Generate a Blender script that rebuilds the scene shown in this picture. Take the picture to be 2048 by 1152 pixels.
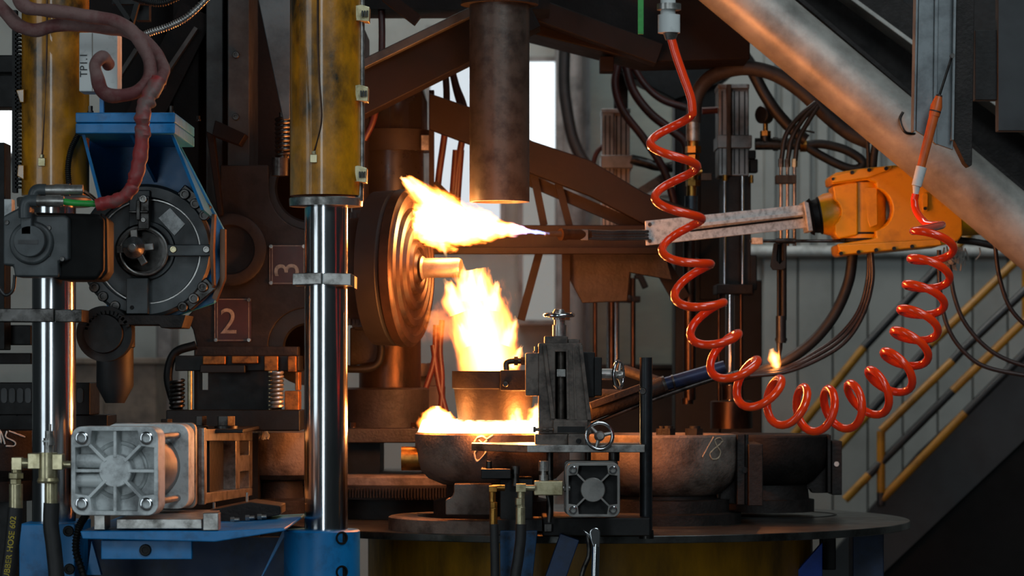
import bpy, bmesh, math, random
from mathutils import Vector, Matrix, noise as mnoise
random.seed(7)
for o in list(bpy.data.objects): bpy.data.objects.remove(o)
C = bpy.context.scene.collection
sc = bpy.context.scene
PI = math.pi
# ------------------------------------------------------------------ camera
FPX, CX, HZ, ZC = 6000.0, 1024.0, 740.0, 1.6      # focal length in px, principal column, horizon row, eye height
cam_d = bpy.data.cameras.new('camera'); cam = bpy.data.objects.new('camera', cam_d); C.objects.link(cam)
cam.location = (0, 0, ZC); cam.rotation_euler = (PI/2, 0, 0)
cam_d.sensor_width = 36; cam_d.lens = 36*FPX/2048; cam_d.shift_y = (HZ-576)/2048
cam_d.clip_start = .05; cam_d.clip_end = 100
cam_d.dof.use_dof = True; cam_d.dof.focus_distance = 8.2; cam_d.dof.aperture_fstop = 4.5
sc.camera = cam
# ------------------------------------------------------------------ world, lights, exposure
sc.view_settings.view_transform = 'Standard'; sc.view_settings.look = 'None'
sc.view_settings.exposure = 0.0; sc.view_settings.gamma = 1; sc.view_settings.use_curve_mapping = False
w = bpy.data.worlds.new('hall'); sc.world = w; w.use_nodes = True
w.node_tree.nodes['Background'].inputs[0].default_value = (.55, .68, .72, 1)
w.node_tree.nodes['Background'].inputs[1].default_value = .022
def look(o, to): o.rotation_euler = (Vector(to)-o.location).to_track_quat('-Z', 'Y').to_euler()
def area(name, loc, to, sx, sy, e, col):
    d = bpy.data.lights.new(name, 'AREA'); d.shape = 'RECTANGLE'; d.size = sx; d.size_y = sy; d.energy = e; d.color = col
    o = bpy.data.objects.new(name, d); C.objects.link(o); o.location = loc; look(o, to); return o
def bulb(name, loc, e, col, r=.03):
    d = bpy.data.lights.new(name, 'POINT'); d.energy = e; d.color = col; d.shadow_soft_size = r
    o = bpy.data.objects.new(name, d); C.objects.link(o); o.location = loc; return o
def W(px, py, D): return Vector(((px-CX)*D/FPX, D, ZC-(py-HZ)*D/FPX))
def S(p, D): return p*D/FPX
COOL = (.80, .93, 1.0)
area('door_daylight', (-2.4, -2.5, 2.2), (-.9, 8, 1.5), 1.3, 4.2, 95, COOL)
area('added_cool_fill', (2.4, -.5, 6.2), (1.3, 8, 1.8), 2.6, 2.6, 190, COOL)  # added overhead fill to lighten coil, duct and channel; no gate stands there
area('side_window_daylight', (-5.5, 4.2, 2.4), (-.8, 8, 1.5), 2.0, 4.4, 52, COOL)
area('roof_light', (2.2, 6.2, 5.6), (1.3, 7.2, 1.6), 2.0, 3.0, 60, COOL)
area('rear_hall_lamps', (-.6, 11.6, 5.5), (2.0, 14, 1.6), 3.0, 1.2, 100, (1.0, 1.0, .95))
FIRE = (1.0, .27, .05)
for px, py, e in ((1000, 456, 12), (945, 445, 10), (908, 436, 4)): bulb('jet_flame_light', W(px, py, 8.84), e, FIRE, .04)
for px, py, e in ((985, 700, 8), (972, 640, 10), (960, 590, 9)): bulb('pot_flame_light', W(px, py, 8.55), e, FIRE, .05)
for px, py, D_, e in ((868, 834, 8.47, 6), (960, 856, 8.375, 3.5), (1062, 838, 8.44, 14)): bulb('mould_flame_light', W(px, py, D_), e, FIRE, .03)
bulb('pilot_flame_light', W(1546, 715, 9.66), .5, FIRE, .012)
sc.cycles.volume_step_rate = 1.0
try: sc.cycles.use_denoising = True
except Exception: pass
sc.cycles.max_bounces = 8; sc.cycles.transparent_max_bounces = 16

# ------------------------------------------------------------------ mesh builder
class B:
    def __init__(s): s.bm = bmesh.new()
    def box(s, a, b):
        x0, y0, z0 = a; x1, y1, z1 = b
        v = [s.bm.verts.new(p) for p in ((x0,y0,z0),(x1,y0,z0),(x1,y1,z0),(x0,y1,z0),(x0,y0,z1),(x1,y0,z1),(x1,y1,z1),(x0,y1,z1))]
        for f in ((0,1,5,4),(1,2,6,5),(2,3,7,6),(3,0,4,7),(4,5,6,7),(3,2,1,0)): s.bm.faces.new([v[i] for i in f])
        return s
    def pb(s, x0, y0, x1, y1, D, t):                 # front face covers the pixel rectangle at depth D, t metres deep
        a = W(x0, y1, D); b = W(x1, y0, D); return s.box((a.x, D, a.z), (b.x, D+t, b.z))
    def poly(s, pts, D, t, holes=()):                # pixel outline at depth D, extruded t metres away from the camera
        return s.wpoly([W(x, y, D) for x, y in pts], Vector((0, t, 0)), [[W(x, y, D) for x, y in h] for h in holes])
    def wpoly(s, pts, ext, holes=()):
        bm = bmesh.new(); es = []
        for loop in [pts]+list(holes):
            vs = [bm.verts.new(p) for p in loop]
            es += [bm.edges.new((vs[i], vs[(i+1) % len(vs)])) for i in range(len(vs))]
        if holes: bmesh.ops.triangle_fill(bm, use_beauty=True, use_dissolve=False, edges=es)
        else: bm.faces.new(list(bm.verts))
        r = bmesh.ops.extrude_face_region(bm, geom=list(bm.faces))
        bmesh.ops.translate(bm, verts=[g for g in r['geom'] if isinstance(g, bmesh.types.BMVert)], vec=ext)
        bmesh.ops.recalc_face_normals(bm, faces=list(bm.faces))
        return s.add(bm)
    def add(s, bm):
        m = bpy.data.meshes.new('tmp'); bm.to_mesh(m); bm.free(); s.bm.from_mesh(m); bpy.data.meshes.remove(m); return s
    def addmesh(s, m): s.bm.from_mesh(m); return s
    def lathe(s, o, axis, prof, seg=40, close=False):
        o = Vector(o); a = Vector(axis).normalized()
        u = a.orthogonal().normalized(); v = a.cross(u); rings = []
        for (h, r) in prof:
            if r < 1e-6: rings.append([s.bm.verts.new(o+a*h)])
            else: rings.append([s.bm.verts.new(o+a*h+(u*math.cos(2*PI*i/seg)+v*math.sin(2*PI*i/seg))*r) for i in range(seg)])
        fs = []
        for A, Bq in zip(rings[:-1], rings[1:]):
            for i in range(seg):
                j = (i+1) % seg
                q = [A[i % len(A)], A[j % len(A)], Bq[j % len(Bq)], Bq[i % len(Bq)]]
                q = [x for k, x in enumerate(q) if x not in q[:k]]
                if len(q) > 2: fs.append(s.bm.faces.new(q))
        if len(rings[0]) > 1 and not close: fs.append(s.bm.faces.new(rings[0][::-1]))
        if len(rings[-1]) > 1 and not close: fs.append(s.bm.faces.new(rings[-1]))
        if close:
            for i in range(seg):
                j = (i+1) % seg; fs.append(s.bm.faces.new([rings[-1][i], rings[-1][j], rings[0][j], rings[0][i]]))
        bmesh.ops.recalc_face_normals(s.bm, faces=fs); return s
    def cyl(s, a, b, r0, r1=None, seg=28):
        a = Vector(a); b = Vector(b); r1 = r0 if r1 is None else r1
        return s.lathe(a, b-a, [(0, r0), ((b-a).length, r1)], seg)
    def vc(s, px, y0, y1, r, D, r1=None, seg=32):    # vertical cylinder, pixel radius, axis at depth D
        return s.cyl(W(px, y1, D), W(px, y0, D), S(r if r1 is None else r1, D), S(r, D), seg)
    def hc(s, x0, x1, py, r, D, seg=24): return s.cyl(W(x0, py, D), W(x1, py, D), S(r, D), None, seg)
    def tube(s, pts, r, seg=12, sub=8, lump=0):
        P = catmull([Vector(p) for p in pts], sub) if sub > 1 else [Vector(p) for p in pts]
        n = len(P); prev = None; rings = []
        for i, p in enumerate(P):
            t = (P[min(i+1, n-1)]-P[max(i-1, 0)]).normalized()
            if prev is None: u = t.orthogonal().normalized()
            else:
                u = prev - t*prev.dot(t)
                u = u.normalized() if u.length > 1e-6 else t.orthogonal().normalized()
            prev = u; v = t.cross(u)
            rr = (r if not isinstance(r, (list, tuple)) else r[0]+(r[1]-r[0])*i/(n-1))
            ring = []
            for k in range(seg):
                d = u*math.cos(2*PI*k/seg)+v*math.sin(2*PI*k/seg); q = rr
                if lump: q *= 1+lump*mnoise.noise((p+d*rr)*(.35/rr))
                ring.append(s.bm.verts.new(p+d*q))
            rings.append(ring)
        fs = []
        for a, b in zip(rings[:-1], rings[1:]):
            for k in range(seg): fs.append(s.bm.faces.new((a[k], a[(k+1) % seg], b[(k+1) % seg], b[k])))
        fs.append(s.bm.faces.new(rings[0][::-1])); fs.append(s.bm.faces.new(rings[-1]))
        bmesh.ops.recalc_face_normals(s.bm, faces=fs); return s
    def pt(s, pts, r, **k):                          # tube through (px, py, depth) points, pixel radius
        D = pts[0][2]; return s.tube([W(*p) for p in pts], S(r, D) if not isinstance(r, (list, tuple)) else [S(q, D) for q in r], **k)
    def torus(s, o, axis, R, r, seg=40, k=10):
        return s.lathe(o, axis, [(r*math.sin(2*PI*i/k), R+r*math.cos(2*PI*i/k)) for i in range(k)], seg, close=True)
    def spring(s, a, b, R, r, turns, seg=6):
        a = Vector(a); b = Vector(b); t = (b-a).normalized(); u = t.orthogonal().normalized(); v = t.cross(u); n = int(turns*12)
        return s.tube([a+(b-a)*(i/n)+(u*math.cos(2*PI*i/12)+v*math.sin(2*PI*i/12))*R for i in range(n+1)], r, seg=seg, sub=1)
    def beam(s, a, b, w, h):                         # box bar from a to b, w across (in picture plane), h deep
        a = Vector(a); b = Vector(b); t = (b-a).normalized(); y = Vector((0, 1, 0)); n = t.cross(y).normalized(); y = n.cross(t)
        return s.wpoly([a-n*w/2, b-n*w/2, b+n*w/2, a+n*w/2], y*h)
    def pbeam(s, x0, y0, x1, y1, w, D, h, D1=None):
        return s.beam(W(x0, y0, D), W(x1, y1, D1 or D), S(w, D), h)
    def hexn(s, a, b, r): return s.cyl(a, b, r, None, 6)
    def xf(s, M): bmesh.ops.transform(s.bm, matrix=M, verts=list(s.bm.verts)); return s
def catmull(P, sub):
    if len(P) < 3: return [P[0]+(P[-1]-P[0])*i/max(1, sub) for i in range(sub+1)]
    Q = [P[0]*2-P[1]]+P+[P[-1]*2-P[-2]]; out = []
    for i in range(1, len(Q)-2):
        p0, p1, p2, p3 = Q[i-1:i+3]
        for j in range(sub):
            t = j/sub
            out.append(.5*((2*p1)+(p2-p0)*t+(2*p0-5*p1+4*p2-p3)*t*t+(3*p1-p0-3*p2+p3)*t**3))
    return out+[P[-1]]
def rrect(x0, y0, x1, y1, r, n=6):
    out = []
    for cx, cy, a0 in ((x1-r, y1-r, 0), (x0+r, y1-r, 90), (x0+r, y0+r, 180), (x1-r, y0+r, 270)):
        for i in range(n+1):
            a = math.radians(a0+90*i/n); out.append((cx+r*math.cos(a), cy+r*math.sin(a)))
    return out
def circ(cx, cy, r, n=28, a0=0, a1=360):
    m = n if a1-a0 == 360 else n+1
    return [(cx+r*math.cos(math.radians(a0+(a1-a0)*i/n)), cy+r*math.sin(math.radians(a0+(a1-a0)*i/n))) for i in range(m)]
def textmesh(t, size, depth=.0006):
    cu = bpy.data.curves.new('tmp', 'FONT'); cu.body = t; cu.size = size; cu.extrude = depth; cu.align_x = 'CENTER'; cu.align_y = 'CENTER'; cu.resolution_u = 4
    o = bpy.data.objects.new('tmp', cu); C.objects.link(o)
    bpy.context.view_layer.update()
    m = bpy.data.meshes.new_from_object(o.evaluated_get(bpy.context.evaluated_depsgraph_get()))
    bpy.data.objects.remove(o); bpy.data.curves.remove(cu); return m
def text(t, px, py, D, hpx, roll=0, depth=.0006):    # flat lettering facing the camera at depth D
    m = textmesh(t, S(hpx, D)*1.4, depth)
    m.transform(Matrix.Translation(W(px, py, D)) @ Matrix.Rotation(math.radians(roll), 4, 'Y') @ Matrix.Rotation(PI/2, 4, 'X'))
    b = B().addmesh(m); bpy.data.meshes.remove(m); return b

# ------------------------------------------------------------------ objects, things, parts
def obj(name, b, mat, bev=0, smooth=35, kind=None):
    me = bpy.data.meshes.new(name); b.bm.to_mesh(me); b.bm.free()
    me.materials.append(mat)
    me.polygons.foreach_set('use_smooth', [True]*len(me.polygons))
    me.set_sharp_from_angle(angle=math.radians(smooth))
    o = bpy.data.objects.new(name, me); C.objects.link(o)
    if bev:
        m = o.modifiers.new('edge', 'BEVEL'); m.width = bev; m.segments = 2; m.limit_method = 'ANGLE'; m.angle_limit = math.radians(38); m.harden_normals = True
    if kind: o['kind'] = kind
    return o
def bbox(objs):
    lo = [1e9]*3; hi = [-1e9]*3
    for o in objs:
        for v in o.data.vertices:
            for k in range(3): lo[k] = min(lo[k], v.co[k]); hi[k] = max(hi[k], v.co[k])
    return lo, hi
def tag(o, label, cat, group=None):
    o['label'] = label; o['category'] = cat
    if group: o['group'] = group
    return o
def center(o, extra=()):
    lo, hi = bbox([o]); c = Vector(((lo[0]+hi[0])/2, (lo[1]+hi[1])/2, lo[2]))
    for q in [o]+list(extra): q.data.transform(Matrix.Translation(-c))
    o.location = c; return o
def solo(name, b, mat, label, cat, group=None, bev=0, **k):
    return tag(center(obj(name, b, mat, bev, **k)), label, cat, group)
def struct(name, b, mat, **k): return obj(name, b, mat, kind='structure', **k)
class T:
    def __init__(s, name, label, cat, group=None):
        s.root = bpy.data.objects.new(name, None); s.root.empty_display_size = .1; C.objects.link(s.root)
        tag(s.root, label, cat, group); s.parts = []; s.subs = []
    def p(s, name, b, mat, bev=0, label=None, **k):
        o = obj(name, b, mat, bev, **k); s.parts.append(o)
        if label: o['label'] = label
        return o
    def s(s, parent, name, b, mat, bev=0, label=None, **k):
        o = obj(name, b, mat, bev, **k); s.subs.append((o, parent))
        if label: o['label'] = label
        return o
    def done(s):
        lo, hi = bbox(s.parts); c = Vector(((lo[0]+hi[0])/2, (lo[1]+hi[1])/2, lo[2])); seen = set()
        for o in s.parts+[q for q, _ in s.subs]:
            if o.data.name not in seen: o.data.transform(Matrix.Translation(-c)); seen.add(o.data.name)
        s.root.location = c
        for o in s.parts: o.parent = s.root
        for o, q in s.subs: o.parent = q
        return s.root
def dup(root, loc, label=None):
    r = root.copy(); C.objects.link(r); r.location = loc
    if label: r['label'] = label
    for ch in list(root.children):
        c = ch.copy(); C.objects.link(c); c.parent = r
        for g in ch.children:
            d = g.copy(); C.objects.link(d); d.parent = c
    return r

# ------------------------------------------------------------------ materials
def lin(r, g, b):
    f = lambda c: (c/255/12.92) if c/255 < .04045 else ((c/255+.055)/1.055)**2.4
    return (f(r), f(g), f(b), 1)
MATS = {}
def pm(name, col, metal=0, rough=.5, col2=None, ns=9, lo=.45, hi=.65, bump=0, bs=70, stretch=(1, 1, 1), coat=0, rvar=.12, spec=.5):
    m = bpy.data.materials.new(name); m.use_nodes = True; nt = m.node_tree; N = nt.nodes; L = nt.links
    p = N['Principled BSDF']; p.inputs['Metallic'].default_value = metal; p.inputs['Roughness'].default_value = rough
    p.inputs['Specular IOR Level'].default_value = spec
    if coat: p.inputs['Coat Weight'].default_value = coat
    tc = N.new('ShaderNodeTexCoord'); mp = N.new('ShaderNodeMapping'); mp.inputs['Scale'].default_value = stretch
    L.new(tc.outputs['Object'], mp.inputs['Vector'])
    c1 = lin(*col); c2 = lin(*(col2 or [v*.7 for v in col]))
    nz = N.new('ShaderNodeTexNoise'); nz.inputs['Scale'].default_value = ns; nz.inputs['Detail'].default_value = 7; nz.inputs['Roughness'].default_value = .65
    L.new(mp.outputs[0], nz.inputs['Vector'])
    r = N.new('ShaderNodeValToRGB'); r.color_ramp.elements[0].position = lo; r.color_ramp.elements[1].position = hi
    r.color_ramp.elements[0].color = c1; r.color_ramp.elements[1].color = c2
    L.new(nz.outputs['Fac'], r.inputs[0]); L.new(r.outputs[0], p.inputs['Base Color'])
    if rvar:
        mr = N.new('ShaderNodeMapRange'); mr.inputs['To Min'].default_value = max(.03, rough-rvar); mr.inputs['To Max'].default_value = min(1, rough+rvar)
        n2 = N.new('ShaderNodeTexNoise'); n2.inputs['Scale'].default_value = ns*2.3; n2.inputs['Detail'].default_value = 4
        L.new(mp.outputs[0], n2.inputs['Vector']); L.new(n2.outputs['Fac'], mr.inputs['Value']); L.new(mr.outputs[0], p.inputs['Roughness'])
    if bump:
        n3 = N.new('ShaderNodeTexNoise'); n3.inputs['Scale'].default_value = bs; n3.inputs['Detail'].default_value = 5
        bp = N.new('ShaderNodeBump'); bp.inputs['Strength'].default_value = bump; bp.inputs['Distance'].default_value = .004
        L.new(mp.outputs[0], n3.inputs['Vector']); L.new(n3.outputs['Fac'], bp.inputs['Height']); L.new(bp.outputs[0], p.inputs['Normal'])
    MATS[name] = m; return m
def glow(name, col, e):
    m = bpy.data.materials.new(name); m.use_nodes = True; nt = m.node_tree; nt.nodes.remove(nt.nodes['Principled BSDF'])
    em = nt.nodes.new('ShaderNodeEmission'); em.inputs[0].default_value = col; em.inputs[1].default_value = e
    nt.links.new(em.outputs[0], nt.nodes['Material Output'].inputs['Surface']); return m
chrome = pm('polished_steel', (206, 208, 210), 1, .16, (170, 172, 176), ns=14, stretch=(1, 1, .15), rvar=.05)
steel = pm('brushed_steel', (162, 160, 156), .8, .34, (95, 92, 88), ns=20)
dsteel = pm('oily_steel', (86, 84, 82), 1, .38, (40, 38, 36), ns=22, bump=.1)
black = pm('black_oiled_iron', (21, 21, 21), .1, .5, (13, 13, 12), ns=18, bump=.12, spec=.3)
matt = pm('shade_black', (15, 15, 15), 0, .6, (11, 11, 11), spec=.15)  # near-black tone that paints shade on motor, under stairs and inside the bracket
blackp = pm('black_plastic', (26, 27, 28), 0, .42, (16, 16, 17))
rubber = pm('black_rubber', (25, 25, 26), 0, .55, (15, 15, 15), ns=30)
motorp = pm('dark_grey_motor_paint', (62, 68, 70), 0, .42, (44, 48, 50), ns=12, bump=.05, bs=200)
yellow = pm('worn_yellow_paint', (200, 132, 8), 0, .33, (48, 38, 18), ns=7, lo=.42, hi=.68, bump=.12, bs=90, stretch=(1, 1, .6), coat=.6)
blue = pm('blue_machine_paint', (14, 116, 178), 0, .4, (12, 66, 104), ns=16, lo=.5, hi=.78, bump=.05)
cast = pm('sooty_cast_iron', (112, 100, 92), .1, .72, (70, 60, 53), ns=14, bump=.5, bs=120)
castd = pm('dark_cast_iron', (38, 33, 31), .15, .6, (22, 19, 17), ns=14, bump=.4, bs=110, spec=.3)
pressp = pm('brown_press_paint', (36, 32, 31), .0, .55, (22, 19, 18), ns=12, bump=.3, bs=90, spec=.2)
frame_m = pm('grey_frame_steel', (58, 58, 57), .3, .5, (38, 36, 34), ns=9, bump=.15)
maroon = pm('maroon_plate', (50, 22, 23), 0, .5, (38, 19, 19), ns=20)
pale = pm('worn_lettering', (140, 128, 114), 0, .6, (96, 86, 76), ns=60)
alu = pm('cast_aluminium', (206, 211, 211), .12, .4, (140, 143, 144), ns=16, bump=.06, bs=160)
aluw = pm('worn_aluminium', (214, 216, 214), .2, .42, (128, 130, 130), ns=60, lo=.45, hi=.75, bump=.15, bs=130)
extr = pm('extruded_aluminium', (132, 130, 128), .8, .38, (100, 94, 90), ns=12)
robot = pm('orange_robot_paint', (224, 158, 0), 0, .38, (156, 104, 8), ns=9, lo=.5, hi=.82, bump=.06)
redh = pm('red_orange_tube', (255, 66, 12), 0, .2, (250, 54, 8), ns=5, coat=.6, rvar=.03)
green = pm('green_sleeve', (40, 150, 60), 0, .4, (26, 112, 44), ns=20)
zinc = pm('yellow_zinc_fitting', (190, 180, 146), .8, .34, (140, 130, 98), ns=26)
brass = pm('brass_fitting', (176, 128, 62), 1, .34, (112, 74, 36), ns=26)
copper = pm('copper_brown_metal', (76, 56, 44), .9, .36, (34, 28, 26), ns=14, stretch=(1, 1, .3), bump=.1)  # copper brown; carries painted firelight on the vertical cylinder and blue bracket edge
duct = pm('galvanised_duct', (176, 172, 164), .2, .42, (116, 112, 106), ns=6, lo=.4, hi=.7, bump=.06, bs=60)
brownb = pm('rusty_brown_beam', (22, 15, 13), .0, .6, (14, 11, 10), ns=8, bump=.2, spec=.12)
wrap = pm('dusty_red_sleeve', (112, 84, 80), 0, .75, (92, 42, 42), ns=11, lo=.45, hi=.62, bump=.4, bs=70)
wrapr = pm('red_sleeve', (138, 40, 40), 0, .55, (104, 82, 78), ns=9, lo=.44, hi=.58, bump=.3, bs=70)
rhose = pm('dark_red_hose', (66, 22, 18), 0, .45, (40, 18, 15))
standm = pm('worn_stand_steel', (96, 87, 80), .5, .46, (54, 48, 44), ns=20, bump=.15)
white = pm('dirty_white_enamel', (196, 200, 198), 0, .5, (120, 120, 116), ns=14, lo=.52, hi=.78)
ink = pm('black_ink', (20, 20, 22), 0, .6)
chalk = pm('white_chalk', (222, 220, 214), 0, .9, (190, 188, 182), ns=80)
wallp = pm('grey_wall_cladding', (142, 144, 140), .05, .5, (128, 130, 126), ns=3)
wallg = pm('green_grey_glass', (118, 126, 116), 0, .35, (92, 98, 90), ns=1.6, lo=.4, hi=.62, stretch=(.5, 1, 2))
pillarm = pm('grey_pillar_paint', (120, 116, 114), 0, .5)
concrete = pm('concrete_floor', (92, 90, 86), 0, .7, (70, 68, 64), ns=3, bump=.15)
handy = pm('yellow_handrail', (168, 116, 22), 0, .42, (130, 88, 18), ns=10)
handb = pm('black_handrail', (34, 36, 38), 0, .42)
stairm = pm('dark_stair_steel', (36, 41, 44), .1, .55, (26, 30, 33), ns=6)
orangew = pm('orange_wood_handle', (196, 92, 36), 0, .4, (130, 58, 26), ns=16, stretch=(1, 1, .3))
tabletop = pm('oiled_table_steel', (92, 94, 92), .85, .34, (52, 50, 48), ns=7, bump=.06)
drumy = pm('dark_yellow_drum', (186, 132, 10), 0, .45, (90, 64, 14), ns=7, lo=.4, hi=.72, stretch=(1, 1, .3), bump=.1)
goldp = pm('gold_dusty_copper', (150, 96, 44), .7, .5, (90, 56, 28), ns=30, bump=.2)
wool = pm('grey_insulation_wool', (150, 148, 142), 0, .9)
daylight = glow('window_daylight', (.86, .95, 1, 1), 1.6)
dayl_dim = glow('window_daylight_frosted', (.82, .9, .93, 1), .55)
glassf = pm('gauge_glass', (40, 46, 48), 0, .1)
def screw(px, py, D, r, h=.5):                       # socket screw head facing the camera
    R = S(r, D); return B().lathe(W(px, py, D), (0, -1, 0), [(0, R), (R*h*1.6, R), (R*h*2, R*.86), (R*h*2, R*.55), (R*h, R*.5), (R*h, 0)], 16)
def upbolt(px, py, D, r, h):                         # hexagon bolt standing on a level surface at row py
    a = W(px, py, D); R = S(r, D); H = S(h, D)
    return B().cyl(a, a+Vector((0, 0, H*.25)), R*1.25, None, 16).hexn(a+Vector((0, 0, H*.25)), a+Vector((0, 0, H)), R)
# ================================================================== SETTING
struct('floor', B().box((-7, -4, -.1), (9, 14.3, 0)), concrete)
wb = struct('wall_back', B().box((-7, 14.06, 0), (9, 14.3, 6.5)), wallp)
def setpiece(parent, name, b, mat, bev=0, **k):
    o = obj(name, b, mat, bev, **k); o.parent = parent; return o
x = 1526
while x < 2190:                                      # broad lower panels
    setpiece(wb, 'panel', B().pb(x+1.5, 512, x+68.5, 1426, 13.98, .09), wallp, .004); x += 70
x = 1526
while x < 2190:                                      # narrow corrugated upper panels
    a = W(x, 500, 14.05).x; b = W(x+35, 500, 14.05).x; z0 = W(0, 497, 14.05).z; z1 = 5.9
    setpiece(wb, 'panel', B().wpoly([Vector((a, 14.06, z0)), Vector((a+.008, 14.02, z0)), Vector((b-.03, 14.02, z0)), Vector((b-.022, 14.06, z0))], Vector((0, 0, z1-z0))), wallp); x += 35
struct('trim_1', B().cyl(W(1500, 502, 13.93), W(2300, 502, 13.93), .024).pb(1500, 500, 2300, 513, 13.94, .12), white)
struct('trim_2', B().pb(1112, -700, 1172, 1426, 13.6, .4).vc(1148, -700, 1426, 20, 13.58), pillarm, bev=.01)
struct('trim_3', B().pb(312, 560, 344, 1420, 13.5, .3), pillarm, bev=.01)
def window(n, x0, y0, x1, y1, mat, cols, rows):
    D = 13.96; f = B()
    f.poly([(x0-9, y0-9), (x1+9, y0-9), (x1+9, y1+9), (x0-9, y1+9)], D, .1, [[(x0, y0), (x1, y0), (x1, y1), (x0, y1)]])
    for i in range(1, cols): f.pb(x0+(x1-x0)*i/cols-3, y0, x0+(x1-x0)*i/cols+3, y1, D+.02, .06)
    for j in range(1, rows): f.pb(x0, y0+(y1-y0)*j/rows-3, x1, y0+(y1-y0)*j/rows+3, D+.02, .06)
    r = struct('window_%d' % n, f, pillarm)
    for i in range(cols):
        for j in range(rows):
            setpiece(r, 'pane', B().pb(x0+(x1-x0)*i/cols, y0+(y1-y0)*j/rows, x0+(x1-x0)*(i+1)/cols, y0+(y1-y0)*(j+1)/rows, D+.05, .03), mat)
window(1, 1052, 122, 1112, 345, daylight, 1, 1)
window(2, 860, 60, 1000, 440, glow('bright_frosted_daylight', (.84, .93, 1, 1), .8), 1, 2)
window(3, 1180, 40, 1346, 735, wallg, 1, 2)
window(4, -90, 150, 26, 305, daylight, 1, 1)
window(5, 1046, 372, 1110, 640, glow('dim_frosted_daylight', (.85, .9, .86, 1), .26), 1, 2)
solo('storage_cabinet', B().pb(118, 728, 312, 1412, 13.1, .5).pb(112, 716, 318, 728, 13.06, .58).pb(208, 740, 212, 1400, 13.09, .02), pm('beige_cabinet_paint', (112, 98, 84), 0, .55), 'plain beige cabinet against the back wall behind the black nozzle cone', 'cabinet', bev=.006)
solo('control_cabinet', B().pb(1168, 738, 1402, 1400, 12.4, .5).pb(1160, 728, 1410, 738, 12.37, .56).pb(1280, 750, 1284, 1390, 12.39, .02), black, 'low black control cabinet beneath the green grey window', 'cabinet', bev=.006)

# ------------------------------------------------------------------ staircase
t = T('staircase', 'dark steel staircase climbing beside the grey clad wall with yellow and black railings', 'staircase')
D = 12.2
t.p('stringer', B().poly([(1500, 1300), (1838, 905), (2250, 520), (2250, 690), (1760, 1152), (1640, 1300)], D, .05), stairm)
t.p('stringer', B().poly([(1500, 1300), (1838, 905), (2250, 520), (2250, 690), (1760, 1152), (1640, 1300)], D+.85, .05), stairm)
t.p('under_stair_shade', B().poly([(1640, 1310), (1790, 1100), (2250, 650), (2250, 1500), (1640, 1500)], D+.06, .02), matt)  # added black sheet standing for the darkness below the stairs
for i in range(13):
    px = 1660+i*46; py = 1128-i*42.6
    t.p('tread', B().pb(px+10, py+40, px+72, py+46, D+.05, .8), stairm)
def rail(pts, D, kind):
    for (a, b, m) in pts: t.p(kind, B().cyl(W(a[0], a[1], D), W(b[0], b[1], D), S(8.5, D), None, 14), m)
# near railing
rail([((1762, 862), (1905, 722), handy), ((1905, 722), (1922, 703), handb), ((1922, 703), (2085, 548), handb)], D, 'handrail')
rail([((1762, 862), (1762, 985), handy), ((1762, 985), (1762, 1010), handb)], D, 'rail_post')
rail([((1690, 1000), (1738, 950), handy), ((1738, 950), (1905, 782), handb), ((1905, 782), (2100, 592), handy)], D, 'handrail')
rail([((1762, 1000), (1930, 826), handy), ((1930, 826), (2120, 636), handb)], D, 'handrail')
rail([((2090, 545), (2090, 690), handy)], D, 'rail_post')
# far railing
rail([((1560, 905), (1728, 695), handy), ((1728, 695), (1880, 530), handb), ((1880, 530), (2060, 340), handy)], D+.85, 'handrail')
rail([((1620, 958), (1742, 822), handy), ((1742, 822), (1860, 690), handb), ((1860, 690), (2055, 500), handy)], D+.85, 'handrail')
rail([((2052, 340), (2052, 640), handy)], D+.85, 'rail_post')
t.done()
# ================================================================== CENTRE LEFT: press frame, number plates, tool stand
t = T('forming_press', 'tall brown press frame plate with round cutouts carrying number plates 2 and 3', 'press')
D = 8.9
arc1 = circ(622, 376, 84, 16, 180, 90); arc2 = circ(614, 694, 78, 16, 270, 180)
t.p('front_plate', B().poly([(440, 330), (536, 330)]+arc1+[(660, 460), (660, 616)]+arc2+[(536, 700), (395, 700), (386, 660), (372, 636), (440, 560)], D, .06), pressp, .004)
t.p('foot', B().pb(388, 693, 596, 712, D-.06, .14), castd, .003)
t.p('web', B().pb(235, -220, 700, 620, D+.42, .08), brownb)
t.p('side_plate', B().pb(345, -220, 398, 560, D+.2, .2), brownb, .004)
t.p('side_plate', B().pb(412, -220, 446, 560, D+.1, .3), frame_m, .004)
gp = t.p('guide_plate', B().pb(455, -220, 499, 640, D+.04, .3), frame_m, .004)
for y in (-20, 110, 234, 352): t.s(gp, 'bolt', screw(472, y, D+.04, 7), dsteel)
t.p('bearing_ring', B().lathe(W(462, 500, D), (0, -1, 0), [(0, S(72, D)), (.03, S(72, D)), (.035, S(66, D)), (.035, S(50, D)), (.01, S(46, D)), (.01, 0)], 48), pressp)
t.p('bearing_ring', B().lathe(W(620, 376, D+.02), (0, -1, 0), [(0, S(83, D)), (.01, S(83, D)), (.01, S(70, D)), (0, S(66, D)), (0, 0)], 40), black)
t.p('bearing_ring', B().lathe(W(614, 694, D+.02), (0, -1, 0), [(0, S(77, D)), (.01, S(77, D)), (.01, S(48, D)), (0, S(44, D)), (0, 0)], 40), black)
t.p('top_gusset', B().poly([(498, -90), (582, -90), (580, 238), (566, 240)], 8.62, .025), pm('dull_grey_plate', (92, 96, 96), .3, .5, (70, 72, 72), ns=10, bump=.1), .003)
t.p('arm_bracket', B().poly([(430, 240), (492, 268), (478, 290), (424, 270)], D-.1, .1), brownb, .003)
t.p('arm_bracket', B().poly([(412, 262), (428, 270), (446, 430), (436, 432)], D-.06, .05), brownb, .003)
sp = t.p('spring_rod', B().vc(566, 225, 350, 8, 8.72).vc(560, 316, 352, 17, 8.72), dsteel)
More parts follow.
